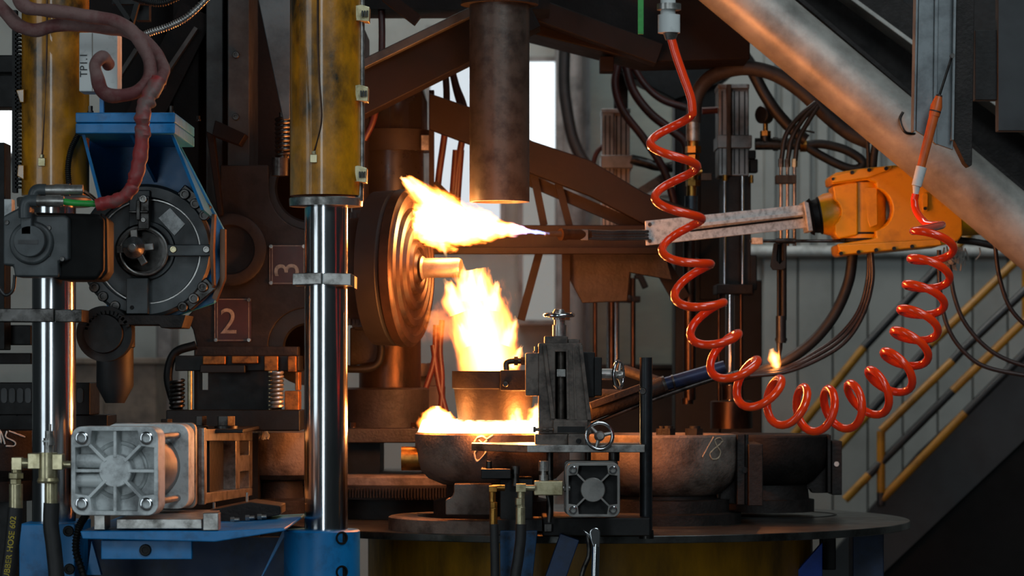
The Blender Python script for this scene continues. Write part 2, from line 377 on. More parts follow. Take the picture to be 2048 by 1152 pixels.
t.s(sp, 'spring', B().spring(W(566, 314, 8.72), W(566, 234, 8.72), S(14, 8.72), S(3.4, 8.72), 9), dsteel)
for (x0, y0, x1, y1, s, hp, roll, tx, ty) in ((428, 597, 502, 683, '2', 52, 0, 457, 645), (538, 490, 612, 569, '3', 50, -90, 576, 540)):
    pl = t.p('number_plate', B().pb(x0, y0, x1, y1, D-.004, .004), maroon, label='maroon plate with the pale number %s' % s)
    b = B()
    for q in ((x0+6, y0, x0+7.2, y1), (x1-5, y0, x1-4, y1), (x0+1, y0, x0+2, y1), (x0, y1-3, x1, y1-2), (x0, y0+1, x1, y0+2)): b.pb(*q, D-.005, .001)
    t.s(pl, 'border_line', b, pale)
    t.s(pl, 'numeral', text(s, tx, ty, D-.0055, hp, roll, .0008), pale)
    for q in ((x0+4, y0+3), (x1-4, y0+3), (x0+4, y1-3), (x1-4, y1-3)): t.s(pl, 'rivet', screw(*q, D-.005, 4), steel)
t.p('bed', B().pb(240, 866, 516, 1290, D-.05, .5), black)
t.done()
# tool block with springs under the frame
t = T('spring_tool_block', 'black spring loaded tool block with coppery top segments under the press frame', 'tool block')
D = 8.72
t.p('base_plate', B().pb(332, 820, 600, 862, D-.08, .2), black, .004)
t.p('front_ledge', B().pb(318, 859, 486, 866, 8.12, .55), black, .002)
t.p('rear_block', B().pb(388, 742, 398, 822, D+.06, .1), black)
t.p('rear_block', B().pb(416, 742, 536, 822, D+.06, .1), black)
t.p('rear_block', B().pb(398, 780, 416, 822, D+.06, .1), black)
t.p('top_bar', B().pb(350, 711, 598, 742, D+.03, .28), black, .003)
for (a, b, y1) in ((405, 451, 729), (463, 516, 727), (528, 556, 742), (575, 592, 744)): t.p('top_segment', B().pb(a, 712, b, y1, D-.005, .05), goldp, .003)
t.p('cross_bar', B().pb(400, 730, 490, 746, D-.01, .06), black, .003)
for x in (380, 540): t.p('guide_pin', B().vc(x, 742, 822, 5 if x == 380 else 4, D), zinc)
t.p('spring', B().spring(W(552, 818, D), W(552, 744, D), S(13, D), S(3.6, D), 9), steel)
t.p('spring', B().spring(W(354, 818, D), W(354, 760, D), S(13, D), S(3.6, D), 7), dsteel)
t.p('hose_guard', B().pt([(392, 690, D+.04), (350, 706, D+.04), (336, 750, D+.04), (344, 792, D+.04), (352, 806, D+.04)], 9), black)
t.p('side_block', B().pb(569, 782, 598, 822, D, .1), goldp, .003)
t.p('side_block', B().pb(590, 744, 598, 781, D, .1), goldp, .003)
t.done()
for i, (px, lab) in enumerate(((333, 'hexagon bolt behind the large actuator, nearest the polished rod of the shadowed column'), (402, 'dark hexagon bolt behind the large actuator, middle one of three'), (452, 'wide paired hexagon bolt with a shiny worn corner behind the large actuator'))):
    b = upbolt(px, 858, 8.25, 12 if i < 2 else 19, 26 if i else 20)
    solo('hexagon_bolt', b, dsteel, lab, 'bolt', 'bolts behind the large actuator', bev=.001)

# ================================================================== LEFT: columns
def column(px, label, ytop, ybot, cl, D=8.0, br_=72):
    t = T('press_column', label, 'press column')
    t.p('rod', B().vc(px, 395, ybot, 43.5, D, seg=64), chrome)
    br = t.p('cylinder_barrel', B().vc(px+(0 if cl else 3), -140, 392, br_, D, seg=64), yellow)
    t.p('end_flange', B().lathe(W(px, 413, D), (0, 0, 1), [(0, S(50, D)), (0, S(73, D)), (S(15, D), S(74, D)), (S(17, D), S(72, D))], 64), steel)
    pts = [(-16, -60), (-16, 80), (-13, 160), (-9, 215), (-10, 250), (-18, 285), (-24, 305)] if cl else [(-14, -60), (-14, 80), (-17, 200), (-22, 290), (-24, 312)]
    D2 = D-S(br_, D)+.002
    ln = t.p('grease_line', B().pt([(px+a, y, D2+(.0 if abs(a) < 17 else .002)) for a, y in pts], 2.4, seg=8), copper)
    ex, ey = px+pts[-1][0], pts[-1][1]
    t.s(ln, 'nut', B().hexn(W(ex, ey-3, D2), W(ex, ey+4, D2), S(4.5, D)).pb(ex-8, ey+4, ex+6, ey+20, D2-.008, .02), zinc, .001)
    return t, br
t, br = column(652, 'yellow hydraulic press column with polished rod, in front of number plate 3', 0, 1062, True)
D = 8.0
tube = t.p('side_pipe', B().vc(724, -140, 352, 5.5, D-.02), steel)
t.s(tube, 'elbow', B().pt([(722, 350, D-.02), (720, 372, D-.02), (718, 402, D-.02)], [5, 9]), steel)
for y in (29, 189, 351):
    x = 726-(y/60)
    cb = t.p('pipe_clamp', B().wpoly([W(x-18, y-18, D-.045), W(x-4, y-20, D-.06), W(x+14, y-15, D-.045), W(x+13, y+15, D-.045), W(x-4, y+12, D-.06), W(x-17, y+12, D-.045)], Vector((0, .05, 0))).pb(x-24, y-14, x-8, y+14, D-.03, .04), zinc, .002)
    for dx in (-1, 4, 9): t.s(cb, 'slot', B().pb(x+dx-1.5, y-8, x+dx+1.5, y+4, D-.066+dx*.0008, .02), blackp)
t.p('rod_clamp', B().poly([(585, 547), (643, 545), (643, 568), (585, 570)], D-.075, .13), steel, .002)
cl = t.p('rod_clamp', B().poly([(646, 546), (702, 547), (702, 571), (646, 569)], D-.078, .13), steel, .002)
t.s(cl, 'clamp_end', B().poly([(702, 547), (709, 552), (709, 576), (702, 571)], D-.078, .13), copper)
t.done()
t, _ = column(108, 'shadowed yellow hydraulic column with polished rod behind the dark grey servo motor', 0, 1048, False, br_=67)
t.p('rod_clamp', B().poly([(-40, 617), (108, 617), (108, 644), (-40, 643)], D-.075, .13), dsteel, .002)
t.p('rod_clamp', B().poly([(110, 619), (164, 619), (164, 644), (110, 644)], D-.075, .13), dsteel, .002)
b = B()
for y in range(60, 380, 8): b.pb(30, y, 40, y+4, 7.98, .03)
t.p('toothed_strip', b.pb(24, 20, 33, 385, 7.98, .03), black)
for q in ([(32, 180), (48, 178), (48, 205), (40, 205)], [(36, 330), (48, 330), (48, 360), (34, 352)]): t.p('bracket', B().poly(q, 7.93, .03), yellow, .002)
t.done()
# blue bases
t = T('blue_column_base', 'round blue base block with bolt holes under the column by number plate 3', 'column base')
D = 8.0
t.p('block', B().lathe(W(644, 1330, D), (0, 0, 1), [(0, S(76, D)), (S(268, D), S(76, D)), (S(271, D), S(73, D)), (S(271, D), S(45, D))], 56), blue)
for (x, y) in ((575, 1074), (684, 1076), (575, 1140), (684, 1144)):
    dx = (x-644)/76; yy = D-S(76, D)*math.sqrt(max(0, 1-dx*dx))
    n = Vector((dx, -math.sqrt(max(0, 1-dx*dx)), 0)); o = W(x, y, yy)
    t.p('bolt_hole', B().lathe(o, n, [(-.005, S(13, D)), (.001, S(13, D)), (.001, S(10, D)), (-.003, S(9, D)), (-.003, 0)], 20), black)
t.done()
t = T('blue_column_base', 'square blue base block behind the black lettered rubber hose', 'column base')
t.p('block', B().pb(38, 1048, 150, 1350, 7.86, .3), blue, .004)
for (x, y) in ((137, 1062), (139, 1138)): t.p('bolt_hole', screw(x, y, 7.86, 11, .25), black)
t.done()
t = T('actuator_shelf', 'blue welded shelf bracket carrying the large aluminium actuator', 'shelf')
t.p('shelf_plate', B().poly([(160, 1062), (440, 1062), (570, 1056), (570, 1062), (430, 1084), (165, 1078)], 7.42, .75), blue, .003)
t.p('hanging_plate', B().pb(202, 1080, 384, 1119, 7.46, .03), blue, .003)
t.p('bolt_hole', screw(291, 1100, 7.46, 12, .3), black)
t.p('gusset', B().wpoly([W(566, 1060, 7.75), W(566, 1075, 7.75), W(500, 1200, 7.75)], Vector((0, .04, 0))), blue)
t.p('gusset', B().wpoly([W(183, 1082, 7.6), W(202, 1150, 7.6), W(174, 1150, 7.6)], Vector((0, .03, 0))), blue)
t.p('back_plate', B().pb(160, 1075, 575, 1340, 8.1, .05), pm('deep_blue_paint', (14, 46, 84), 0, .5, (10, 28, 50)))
for q in ((233, 1038, 404, 1058, 7.44, .5), (406, 1026, 437, 1061, 7.42, .06), (188, 1030, 210, 1060, 7.43, .1)): t.p('packing_bar', B().pb(*q), steel, .002)
t.done()
# ================================================================== actuators
def hit(px, c, D, r):                                # depth at which a pixel column meets an upright cylinder of pixel radius r
    k = (px-CX)/FPX; cx = (c-CX)*D/FPX; R = S(r, D)
    A_ = k*k+1; B_ = -2*(k*cx+D); C_ = cx*cx+D*D-R*R; q = B_*B_-4*A_*C_
    return (-B_-math.sqrt(max(q, 0)))/(2*A_)
def rr2(h, r): return rrect(-h, -h, h, h, r)
def actuator(name, label, px, py, half, D, length, rear, yaw, ribs, m1, m2, mb):
    t = T(name, label, 'actuator'); s = S(1, D); H = half*s; c0 = W(px, py, D); M = Matrix.Translation(c0) @ Matrix.Rotation(-yaw, 4, 'Z')
    def wp(pts, y, th, holes=()):
        return B().wpoly([Vector((a, y, b)) for a, b in pts], Vector((0, th, 0)), [[Vector((a, y, b)) for a, b in h] for h in holes])
    def fin(b): return b.xf(M)
    hr = H*(.38 if ribs == 8 else .46)
    cap = H*.72; cr = H*.26; q = H*.74
    # inner opening with notched corners round the bolts
    i = H*.90; n = H*.52
    hole = [(-n, i), (n, i), (n+.04*H, n+.1*H), (n+.1*H, n+.04*H), (i, n), (i, -n), (n+.1*H, -n-.04*H), (n+.04*H, -n-.1*H), (n, -i), (-n, -i), (-n-.04*H, -n-.1*H), (-n-.1*H, -n-.04*H), (-i, -n), (-i, n), (-n-.1*H, n+.04*H), (-n-.04*H, n+.1*H)]
    fc = t.p('front_cap', fin(wp(rr2(H, cr), 0, cap, [hole])), m1, H*.02)
    t.s(fc, 'recess_wall', fin(wp(rr2(H*.96, cr), cap*.7, cap*.25)), m1 if ribs == 8 else black)  # four-rib cap: recess blackened, its shade is in the colour
    if ribs == 8: t.s(fc, 'inner_ring', fin(B().torus((0, cap*.7, 0), (0, 1, 0), H*.62, H*.05, 48, 8)), m1)
    t.p('hub_disc', fin(B().lathe((0, cap*.6, 0), (0, -1, 0), [(0, hr), (cap*.5, hr*.98), (cap*.53, hr*.93), (cap*.53, 0)], 40)), m1)
    for k in range(ribs):
        a = 2*PI*k/ribs+(PI/4 if ribs == 4 else 0)
        L = H*(.95 if (ribs == 8 and k % 2 == 0) else 1.0)
        bb = B().box((H*.3, .004, -H*.036), (L, cap*.7, H*.036)); bb.xf(Matrix.Rotation(a, 4, 'Y'))
        t.p('rib', fin(bb), m1, H*.012)
    if ribs == 8:
        for z in (.22*H, -.22*H):
            t.p('port', fin(B().cyl((-H*.9, cap*.35, z), (-H*.3, cap*.35, z), H*.15, H*.17)), m1)
    for sx in (-1, 1):
        for sz in (-1, 1):
            o = Vector((sx*q, 0, sz*q)); R = H*.15
            t.p('bolt', fin(B().lathe(o+Vector((0, .004, 0)), (0, -1, 0), [(0, R), (.010, R), (.012, R*.8), (.012, R*.62), (-.01, R*.56), (-.01, 0)], 20)), chrome)
            t.p('tie_rod', fin(B().cyl((sx*q, cap, sz*q), (sx*q, length, sz*q), H*.075)), mb)
    t.p('barrel', fin(B().lathe((0, cap-.005, 0), (0, 1, 0), [(0, H*.8), (length-cap+.01, H*.8)], 56)), mb)
    t.p('rear_cap', fin(wp(rr2(H*1.0, cr), length, rear)), m1, H*.02)
    t.p('mounting_flange', fin(wp(rr2(H*1.02, cr*.6), length+rear+.004, .02)), m2, H*.02)
    return t, fin, H
t, fin, H = actuator('pneumatic_actuator', 'large square cast aluminium actuator with eight ribs and round hub on the blue shelf', 229, 942, 89, 7.4, .36, .075, .10, 8, alu, steel, pm('grey_barrel', (150, 142, 136), .6, .4))
t.done()
# adapter frame behind the actuator: a side plate seen edge-wise, receding from the camera
t = T('adapter_bracket', 'open steel adapter bracket with coppery side bolted behind the large actuator', 'bracket')
def AX(px, top): return 7.95+(px-408)/97*.80
def ay(px, v):                                       # v 0..1 from upper to lower edge of the receding side plate
    f = (px-408)/97; return 858+1*f+v*(150-18*f)
def side(pts): return B().wpoly([W(px, ay(px, v), AX(px, 0)) for px, v in pts], Vector((-.05, 0, 0)))
t.p('front_post', B().pb(396, 856, 409, 1010, 7.90, .05), steel, .002)
t.p('top_bar', side([(408, 0), (505, 0), (505, .17), (408, .16)]), steel, .002)
t.p('bottom_bar', side([(408, .86), (505, .88), (505, 1), (408, 1)]), steel, .002)
t.p('front_edge', side([(408, .16), (414, .16), (414, .86), (408, .86)]), steel, .002)
t.p('upright', side([(472, .165), (480, .165), (480, .87), (472, .87)]), steel, .002)
t.p('upright', side([(480, .38), (500, .38), (500, .62), (480, .62)]), steel, .002)
t.p('upright', side([(499, .17), (505, .17), (505, .88), (499, .88)]), steel, .002)
t.p('shade_sheet', B().wpoly([W(px, ay(px, v), AX(px, 0))+Vector((-.055, 0, 0)) for px, v in ((409, .02), (505, .02), (505, .98), (409, .98))], Vector((-.004, 0, 0))), matt)  # added black sheet so the inside of the open bracket reads as shade
t.p('core_block', B().pb(395, 880, 420, 992, 8.1, .5), black, .003)
t.p('core_bar', B().pb(452, 890, 462, 965, 8.5, .05), black, .003)
t.p('base_strip', B().poly([(412, 1022), (500, 1004), (560, 1012), (560, 1030), (436, 1052), (412, 1040)], 7.9, .2), castd, .003)
t.p('foot_pin', B().vc(428, 1005, 1028, 3, 7.99), steel)
t.p('foot_pin', B().vc(494, 985, 1010, 3, 7.99), steel)
t.done()
for i, (x, y) in enumerate(((470, 1040), (500, 1036), (524, 1034))):
    a = W(x-9, y, 7.86); b = W(x+9, y-1, 7.86)
    solo('plug_screw', B().hexn(a, a.lerp(b, .45), S(6, 8)).cyl(a.lerp(b, .45), b, S(4, 8), None, 12), steel, ('small bright plug screw lying nearest the large actuator on the dark strip', 'small bright plug screw between two others on the dark strip', 'small bright plug screw nearest the polished rod on the dark strip')[i], 'screw', 'plug screws on the dark strip')
# ------------------------------------------------------------------ lubricator valve with hoses
D = 7.42
t = T('inline_valve', 'pale inline valve with tee body and ribbed cap beside the large actuator', 'valve')
t.p('body', B().vc(96, 905, 958, 19, D).lathe(W(96, 966, D), (0, 0, 1), [(0, S(20, D)), (S(4, D), S(22, D)), (S(10, D), S(20, D))], 28), zinc)
for q in ((55, 907, 80, 938), (104, 908, 125, 940)): t.p('side_block', B().pb(*q, D-.02, .045), zinc, .002)
t.p('stem', B().vc(97, 888, 906, 9, D).vc(99, 876, 890, 12, D).vc(99, 862, 876, 9, D).vc(100, 848, 862, 3, D), steel)
t.p('knurled_ring', B().lathe(W(97, 884, D), (0, 0, 1), [(0, S(12, D)), (S(2, D), S(12.5, D)), (S(3, D), S(12, D))], 24), white)
t.p('connector', B().hc(122, 142, 929, 7, D), zinc)
t.done()
def hose(name, label, pts, r, fit, D, group=None, lettering=None, top=None):
    t = T(name, label, 'hose', group)
    h = t.p('hose', B().pt(pts, r, seg=24), rubber)
    for (b, m) in fit: t.p('fitting', b, m, .001)
    return t, h
t, h = hose('rubber_hose', 'black rubber hose lettered in yellow below a brass elbow', [(31, 1015, D), (27, 1060, D), (20, 1120, D), (10, 1200, D), (4, 1330, D)], 15, [
    (B().vc(32, 968, 1020, 13.5, D), zinc), (B().hexn(W(31, 968, D), W(31, 958, D), S(12, D)).hexn(W(32, 957, D), W(32, 946, D), S(16, D)), zinc),
    (B().vc(33, 918, 946, 10, D).hc(24, 58, 926, 10, D).pb(23, 915, 43, 940, D-.014, .028), zinc)], D)
m = textmesh('RUBBER HOSE 602', S(12.5, D)*1.35, .0004)
hp = catmull([W(*q) for q in [(31, 1015, D), (27, 1060, D), (20, 1120, D), (10, 1200, D), (4, 1330, D)]], 24)
arc = [0]
for a, b in zip(hp[:-1], hp[1:]): arc.append(arc[-1]+(b-a).length)
xs = [v.co.x for v in m.vertices]; xmax = max(xs); R = S(15.3, D)
for v in m.vertices:
    dist = S(17, D)+(xmax-v.co.x); k = 0
    while k < len(arc)-2 and arc[k+1] < dist: k += 1
    f = (dist-arc[k])/(arc[k+1]-arc[k]); p = hp[k].lerp(hp[k+1], f); tg = (hp[k+1]-hp[k]).normalized()
    side = Vector((-tg.z, 0, tg.x)).normalized(); side = side if side.x > 0 else -side
    ang = -v.co.y/R-.0
    q = p+side*math.sin(-ang*-1)*R*1.0+Vector((0, -1, 0))*(math.cos(ang)*R+v.co.z+.0003)
    v.co = q
lt = B().addmesh(m); bpy.data.meshes.remove(m)
t.s(h, 'lettering', lt, pm('yellow_print', (196, 172, 40), 0, .6), label='yellow words RUBBER HOSE 602 printed along the hose')
t.done()
t, h = hose('rubber_hose', 'plain black rubber hose below the pale inline valve', [(103, 1006, D), (102, 1050, D), (108, 1100, D), (114, 1180, D), (112, 1330, D)], 16, [(B().vc(102, 966, 1012, 13, D), zinc)], D)
t.done()
b = B(); pts = catmull([W(*q) for q in [(172, 1030, 7.55), (158, 1055, 7.55), (152, 1100, 7.55), (168, 1160, 7.55), (170, 1240, 7.55)]], 16)
b.tube(pts, S(6.5, 7.55), sub=1)
for q, r in zip(pts[:-1:2], pts[1::2]): b.torus(q, r-q, S(7, 7.55), S(1.6, 7.55), 14, 6)
solo('corrugated_conduit', b, black, 'thin black corrugated conduit hanging under the large actuator', 'conduit')
# ------------------------------------------------------------------ servo motor
D = 7.62
t = T('servo_motor', 'dark grey servo motor with round end cover in front of the yellow column', 'servo motor')
t.p('end_housing', B().poly([(6, 432), (44, 412), (74, 430), (128, 430), (138, 436), (138, 520), (118, 524), (118, 554), (30, 554), (26, 532), (6, 530)], D, .1), motorp, .006)
t.p('body', B().poly([(66, 424), (200, 428), (208, 440), (208, 540), (196, 560), (120, 560), (66, 545)], D+.03, .2), matt, .012)  # grey motor painted black here to stay in shade from the fire
t.p('front_flange', B().poly([(200, 424), (214, 436), (216, 545), (200, 562)], D+.05, .04), matt, .006)  # blackened like the body, shade put into the colour
cv = t.p('end_cover', B().lathe(W(64, 486, D), (0, -1, 0), [(0, S(44, D)), (.010, S(44, D)), (.014, S(40, D)), (.014, 0)], 40).poly(circ(58, 482, 32, 30), D-.05, .05).pb(41, 415, 63, 470, D-.05, .05), motorp, .003)
t.s(cv, 'cover_plate', B().pb(36, 480, 76, 488, D-.052, .003), blackp)
for (x, y) in ((14, 445), (125, 518), (98, 456), (97, 509)): t.p('screw', screw(x, y, D, 5), dsteel)
for k, (y, x0) in enumerate(((380, 62), (402, 44))):
    c = t.p('plug_connector', B().hc(x0+28, x0+104+(k*-20), y, 10.5, D-.03-.02*k).hc(x0+48, x0+78, y, 12, D-.03-.02*k), steel)
    t.s(c, 'elbow', B().pt([(x0+30, y, D-.03-.02*k), (x0+12, y+1, D-.03-.02*k), (x0+6, y+12, D-.03-.02*k), (x0+6, y+34, D-.03-.02*k)], 12.5), motorp)
t.p('cable', B().pt([(30, 550, D+.02), (26, 580, D+.02), (10, 590, D+.02), (-6, 570, D+.02)], 3.6), blackp)
t.done()
solo('green_cable', B().pt([(126, 403, 7.57), (150, 406, 7.57), (196, 408, 7.57)], 6.5), green, 'short green cable between motor plug and red sleeve', 'cable')
solo('orange_cable', B().pt([(168, 383, 7.59), (182, 392, 7.59), (196, 404, 7.58)], 4), copper, 'short brown cable leaving the upper motor plug', 'cable')
# sleeved cables
solo('sleeved_cable', B().pt([(192, 409, 7.56), (232, 400, 7.56), (258, 383, 7.56), (272, 352, 7.56), (282, 300, 7.56), (285, 255, 7.56), (287, 222, 7.56), (300, 190, 7.58), (318, 160, 7.6)], [13, 17], seg=18, lump=.30), wrapr, 'red cable sleeve hanging down over the blue bracket to the motor plugs', 'cable')
solo('sleeved_cable', B().pt([(34, -20, 7.66), (52, 14, 7.66), (100, 22, 7.66), (160, 30, 7.66), (225, 42, 7.66), (262, 62, 7.65), (292, 105, 7.64), (300, 150, 7.63), (276, 182, 7.6), (236, 192, 7.58), (206, 184, 7.56), (194, 155, 7.55), (190, 130, 7.55), (205, 114, 7.56), (217, 128, 7.6)], 13.5, seg=18, lump=.30), wrap, 'dusty cable sleeve looping in front of the white junction box', 'cable')
solo('sleeved_cable', B().pt([(-12, 0, 7.7), (16, 30, 7.7), (40, 52, 7.7), (72, 60, 7.7), (112, 50, 7.7), (160, 50, 7.7), (212, 55, 7.71), (250, 60, 7.72), (285, 80, 7.72), (310, 105, 7.7), (326, 140, 7.66), (318, 168, 7.62)], 14, seg=18, lump=.28), wrap, 'dusty cable sleeve sagging behind across the yellow column', 'cable')
t = T('junction_box', 'white junction box with handwritten marking above the blue bracket', 'junction box')
D = 7.80
t.p('box', B().pb(158, 65, 235, 183, D, .09), white, .003)
t.p('lid_seam', B().pb(184, 66, 185.4, 182, D-.001, .002), pale)
t.p('marking', text('TP1.1', 168, 130, D-.001, 15, -90, .0008), ink, label='handwritten TP1.1 in black pen')
t.p('cable_gland', B().vc(216, 44, 66, 10, D+.04), steel)
t.p('stay', B().pbeam(203, 183, 203, 226, 8, D+.06, .02), blue)
t.done()
def corr(name, pts, r, mat, label, cat='conduit', step=2):
    b = B(); P = catmull([W(*q) for q in pts], 18); D = pts[0][2]
    b.tube(P, S(r*.88, D), sub=1, seg=12)
    for i in range(0, len(P)-1, step): b.torus(P[i], P[i+1]-P[i], S(r*.9, D), S(r*.2, D), 14, 6)
    return solo(name, b, mat, label, cat)
corr('corrugated_conduit', [(270, 78, 7.8), (298, 66, 7.8), (340, 52, 7.8), (380, 30, 7.8), (430, -20, 7.8)], 7, steel, 'silvery flexible conduit rising past the white junction box')
corr('corrugated_conduit', [(262, -8, 7.8), (290, 2, 7.8), (325, 6, 7.8), (370, -12, 7.8)], 7, black, 'dark flexible conduit along the top edge above the silvery one')
corr('corrugated_conduit', [(156, 270, 7.9), (142, 300, 7.9), (136, 335, 7.9), (138, 372, 7.9)], 6, black, 'dark flexible conduit curving down beside the blue bracket')
solo('support_frame', B().pbeam(224, -10, 262, 46, 9, 7.95, .03).pbeam(278, -10, 262, 46, 9, 7.95, .03).pbeam(285, -20, 285, 40, 26, 8.0, .05).pbeam(224, 4, 300, 4, 8, 7.96, .03), black, 'black hanging support frame above the junction box', 'frame')
# ------------------------------------------------------------------ blue bracket with slewing flange
t = T('blue_motor_bracket', 'blue welded bracket with stacked top plates above the round slewing flange', 'bracket')
D = 8.3
t.p('back_plate', B().poly([(170, 262), (345, 262), (446, 456), (450, 560), (428, 606), (330, 640), (215, 640), (200, 420)], D, .04), blue, .003)
t.p('edge_strip', B().poly([(440, 458), (450, 458), (450, 556), (432, 602), (424, 596), (440, 552)], D-.05, .05), copper)  # copper tone paints the firelight along the blue bracket's edge
t.p('top_plate', B().pb(151, 225, 350, 245.3, D-.48, .48), blue, .003)
t.p('top_plate', B().pb(151, 246.3, 350, 267, D-.48, .48), blue, .003)
def gus(px, b_px, yb, nm='gusset'):
    t.p(nm, B().wpoly([W(px, 267, D-.44), W(px, 267, D), W(b_px, yb, D)], Vector((S(6, D), 0, 0))), blue)
t.p('gusset', B().wpoly([W(163, 267, D-.44), W(163, 267, D), W(205, 420, D), W(196, 395, D-.40)], Vector((S(6, D), 0, 0))), blue); gus(258, 308, 365);  # outer gusset's front corner extended to keep firelight off the yellow barrel
t.p('gusset', B().wpoly([W(340, 267, D-.44), W(340, 267, D), W(425, 440, D), W(402, 420, D-.34)], Vector((S(6, D), 0, 0))), blue)  # enlarged towards the front to block more firelight
t.p('bolt', upbolt(181, 225, 7.9, 5, 13), dsteel)
t.p('bolt', upbolt(343, 225, 7.9, 4, 13), dsteel)
t.p('bolt', upbolt(397, 242, 8.3, 4, 10), dsteel)
t.done()
t = T('slewing_flange', 'round dark flange ringed with socket screws below the blue bracket', 'flange')
D = 8.2; c = (297, 503)
t.p('disc', B().lathe(W(*c, D+.1), (0, -1, 0), [(0, S(134, D)), (.06, S(134, D)), (.07, S(128, D)), (.07, S(108, D)), (.055, S(106, D)), (.055, S(60, D)), (.07, S(58, D)), (.07, 0)], 72), motorp)
t.p('rim', B().torus(W(*c, D+.032), (0, 1, 0), S(104, D), S(2.2, D), 64, 6), steel)
hub = t.p('hub_ring', B().lathe(W(288, 503, D+.05), (0, -1, 0), [(0, S(54, D)), (.05, S(54, D)), (.055, S(50, D)), (.055, S(42, D)), (.02, S(40, D)), (.02, 0)], 44), dsteel)
t.s(hub, 'lock_ring', B().torus(W(288, 503, D-.006), (0, 1, 0), S(46, D), S(3, D), 44, 8), steel)
kn = B().lathe(W(270, 496, D-.01), (0, -1, 0), [(0, S(24, D)), (.03, S(22, D)), (.045, S(12, D)), (.06, S(10, D)), (.064, S(7, D)), (.064, 0)], 24)
for a in (95, 185, 5, 300): kn.beam(W(270, 496, D-.035), W(270+37*math.cos(math.radians(a)), 496-37*math.sin(math.radians(a)), D-.035), S(14, D), .02)
t.p('star_knob', kn, steel, .002)
t.p('cross_strap', B().pb(334, 489, 424, 512, D-.005, .05), motorp, .003)
for x in (347, 413): t.p('screw', screw(x, 499, D-.005, 7), zinc if x == 347 else steel)
t.p('vertical_strap', B().pb(258, 380, 300, 458, D+.01, .05), motorp, .003)
st = t.p('vertical_strap', B().pb(252, 556, 296, 628, D-.005, .05), motorp, .003)
t.s(st, 'screw', screw(264, 615, D-.006, 4), black)
cl = t.p('clamp', B().pb(276, 392, 298, 458, D-.02, .04).pb(257, 421, 296, 426, D-.03, .03).pb(272, 400, 280, 440, D-.035, .02), dsteel, .002)
t.s(cl, 'screw', screw(287, 398, D-.02, 8).add(screw(287, 440, D-.02, 5).bm), steel)
t.p('nameplate', B().poly([(317, 436), (340, 416), (370, 448), (349, 471)], D+.038, .008), aluw)
for (x, y) in ((370, 389), (391, 408), (409, 431), (406, 574), (388, 597), (366, 614), (207, 593), (231, 612), (190, 575)):
    t.p('socket_screw', screw(x, y, D+.035, 10.5, .6), dsteel)
for (x, y, a) in ((386, 402, 40), (396, 588, -40)):
    t.p('screw_pad', B().pbeam(x-34*math.cos(math.radians(a)), y-34*math.sin(math.radians(a)), x+34*math.cos(math.radians(a)), y+34*math.sin(math.radians(a)), 30, D+.036, .05), dsteel, .003)
t.p('rim_guard', B().poly([(424, 428), (429, 428), (426, 500), (428, 570), (424, 575), (419, 500)], D-.03, .06), copper)
t.done()
t = T('gear_ledge', 'dark ledge with ribbed gear quadrant under the round slewing flange', 'ledge')
D = 8.15
t.p('plate', B().poly([(236, 630), (372, 630), (364, 656), (322, 656), (318, 650), (236, 650)], D, .2), castd, .003)
b = B()
for i in range(14):
    a = math.radians(195+i*11); b.pbeam(214+40*math.cos(a), 668+40*math.sin(a), 214+47*math.cos(a), 668+47*math.sin(a), 5, D, .08)
t.p('gear_quadrant', b.lathe(W(214, 668, D+.08), (0, -1, 0), [(0, S(56, D)), (.06, S(56, D)), (.06, S(40, D)), (.08, S(38, D)), (.08, 0)], 40), black)
t.done()
solo('nozzle_cone', B().lathe(W(230, 806, 8.45), (0, 0, 1), [(0, S(19, 8.45)), (S(34, 8.45), S(37, 8.45)), (S(110, 8.45), S(37, 8.45)), (S(112, 8.45), S(40, 8.45)), (S(160, 8.45), S(40, 8.45))], 40), pm('matt_black_cone', (40, 42, 44), .1, .55, (28, 29, 30)), 'matt black nozzle cone hanging below the gear ledge', 'nozzle')
# dark things at the frame edge
t = T('rack_block', 'black slotted rack block with row of arches beside the polished rod', 'rack')
D = 8.5
t.p('block', B().pb(-60, 765, 180, 830, D, .2).poly([(-60, 830), (0, 830), (10, 818), (24, 818), (34, 830), (44, 818), (60, 818), (70, 830), (215, 830), (215, 880), (-60, 880)], D+.01, .2), black, .003)
for x in (8, 24, 40, 56, 160): t.p('slot', B().poly(circ(x, 782, 6, 10, 180, 360)+circ(x, 800, 6, 10, 0, 180), D-.004, .006), blackp)
t.p('ledge', B().pb(-60, 706, 62, 728, D-.02, .2), castd, .003)
t.done()
t = T('marked_mould', 'dark mould with chalk mark 15 cut off by the frame edge behind brass elbow', 'mould')
D = 8.4
t.p('body', B().lathe(W(-40, 1000, D), (0, 0, 1), [(0, S(110, D)), (S(40, D), S(110, D)), (S(62, D), S(128, D)), (S(140, D), S(130, D))], 48), castd)
b = B()
for pts in ([(-6, 856), (2, 886), (0, 860), (10, 888)], [(14, 862), (12, 874), (30, 884), (28, 892), (12, 892)], [(18, 862), (34, 868), (50, 874)]):
    b.pt([(x, y, hit(x, -40, 8.4, 130.3)) for x, y in pts], 1.6, seg=6, sub=4, lump=.6)
t.p('chalk_mark', b, chalk)
t.p('pedestal', B().pb(-90, 1000, 30, 1300, D-.1, .2), black)
t.done()
t = T('equipment_upright', 'black upright post with crossbars at the frame edge behind the servo motor', 'post')
t.p('post', B().pb(-40, 285, 10, 700, 8.4, .1), black, .003)
for q in ((-40, 110, 150, 145, 8.5, .1), (-40, 150, 45, 215, 8.5, .1), (-40, 650, 62, 690, 8.5, .1)): t.p('crossbar', B().pb(*q), black, .003)
t.p('block', B().pb(8, 398, 24, 434, 8.38, .05), alu, .002)
t.done()
t = T('diagonal_brace', 'rusty brown diagonal braces crossing behind the junction box', 'brace')
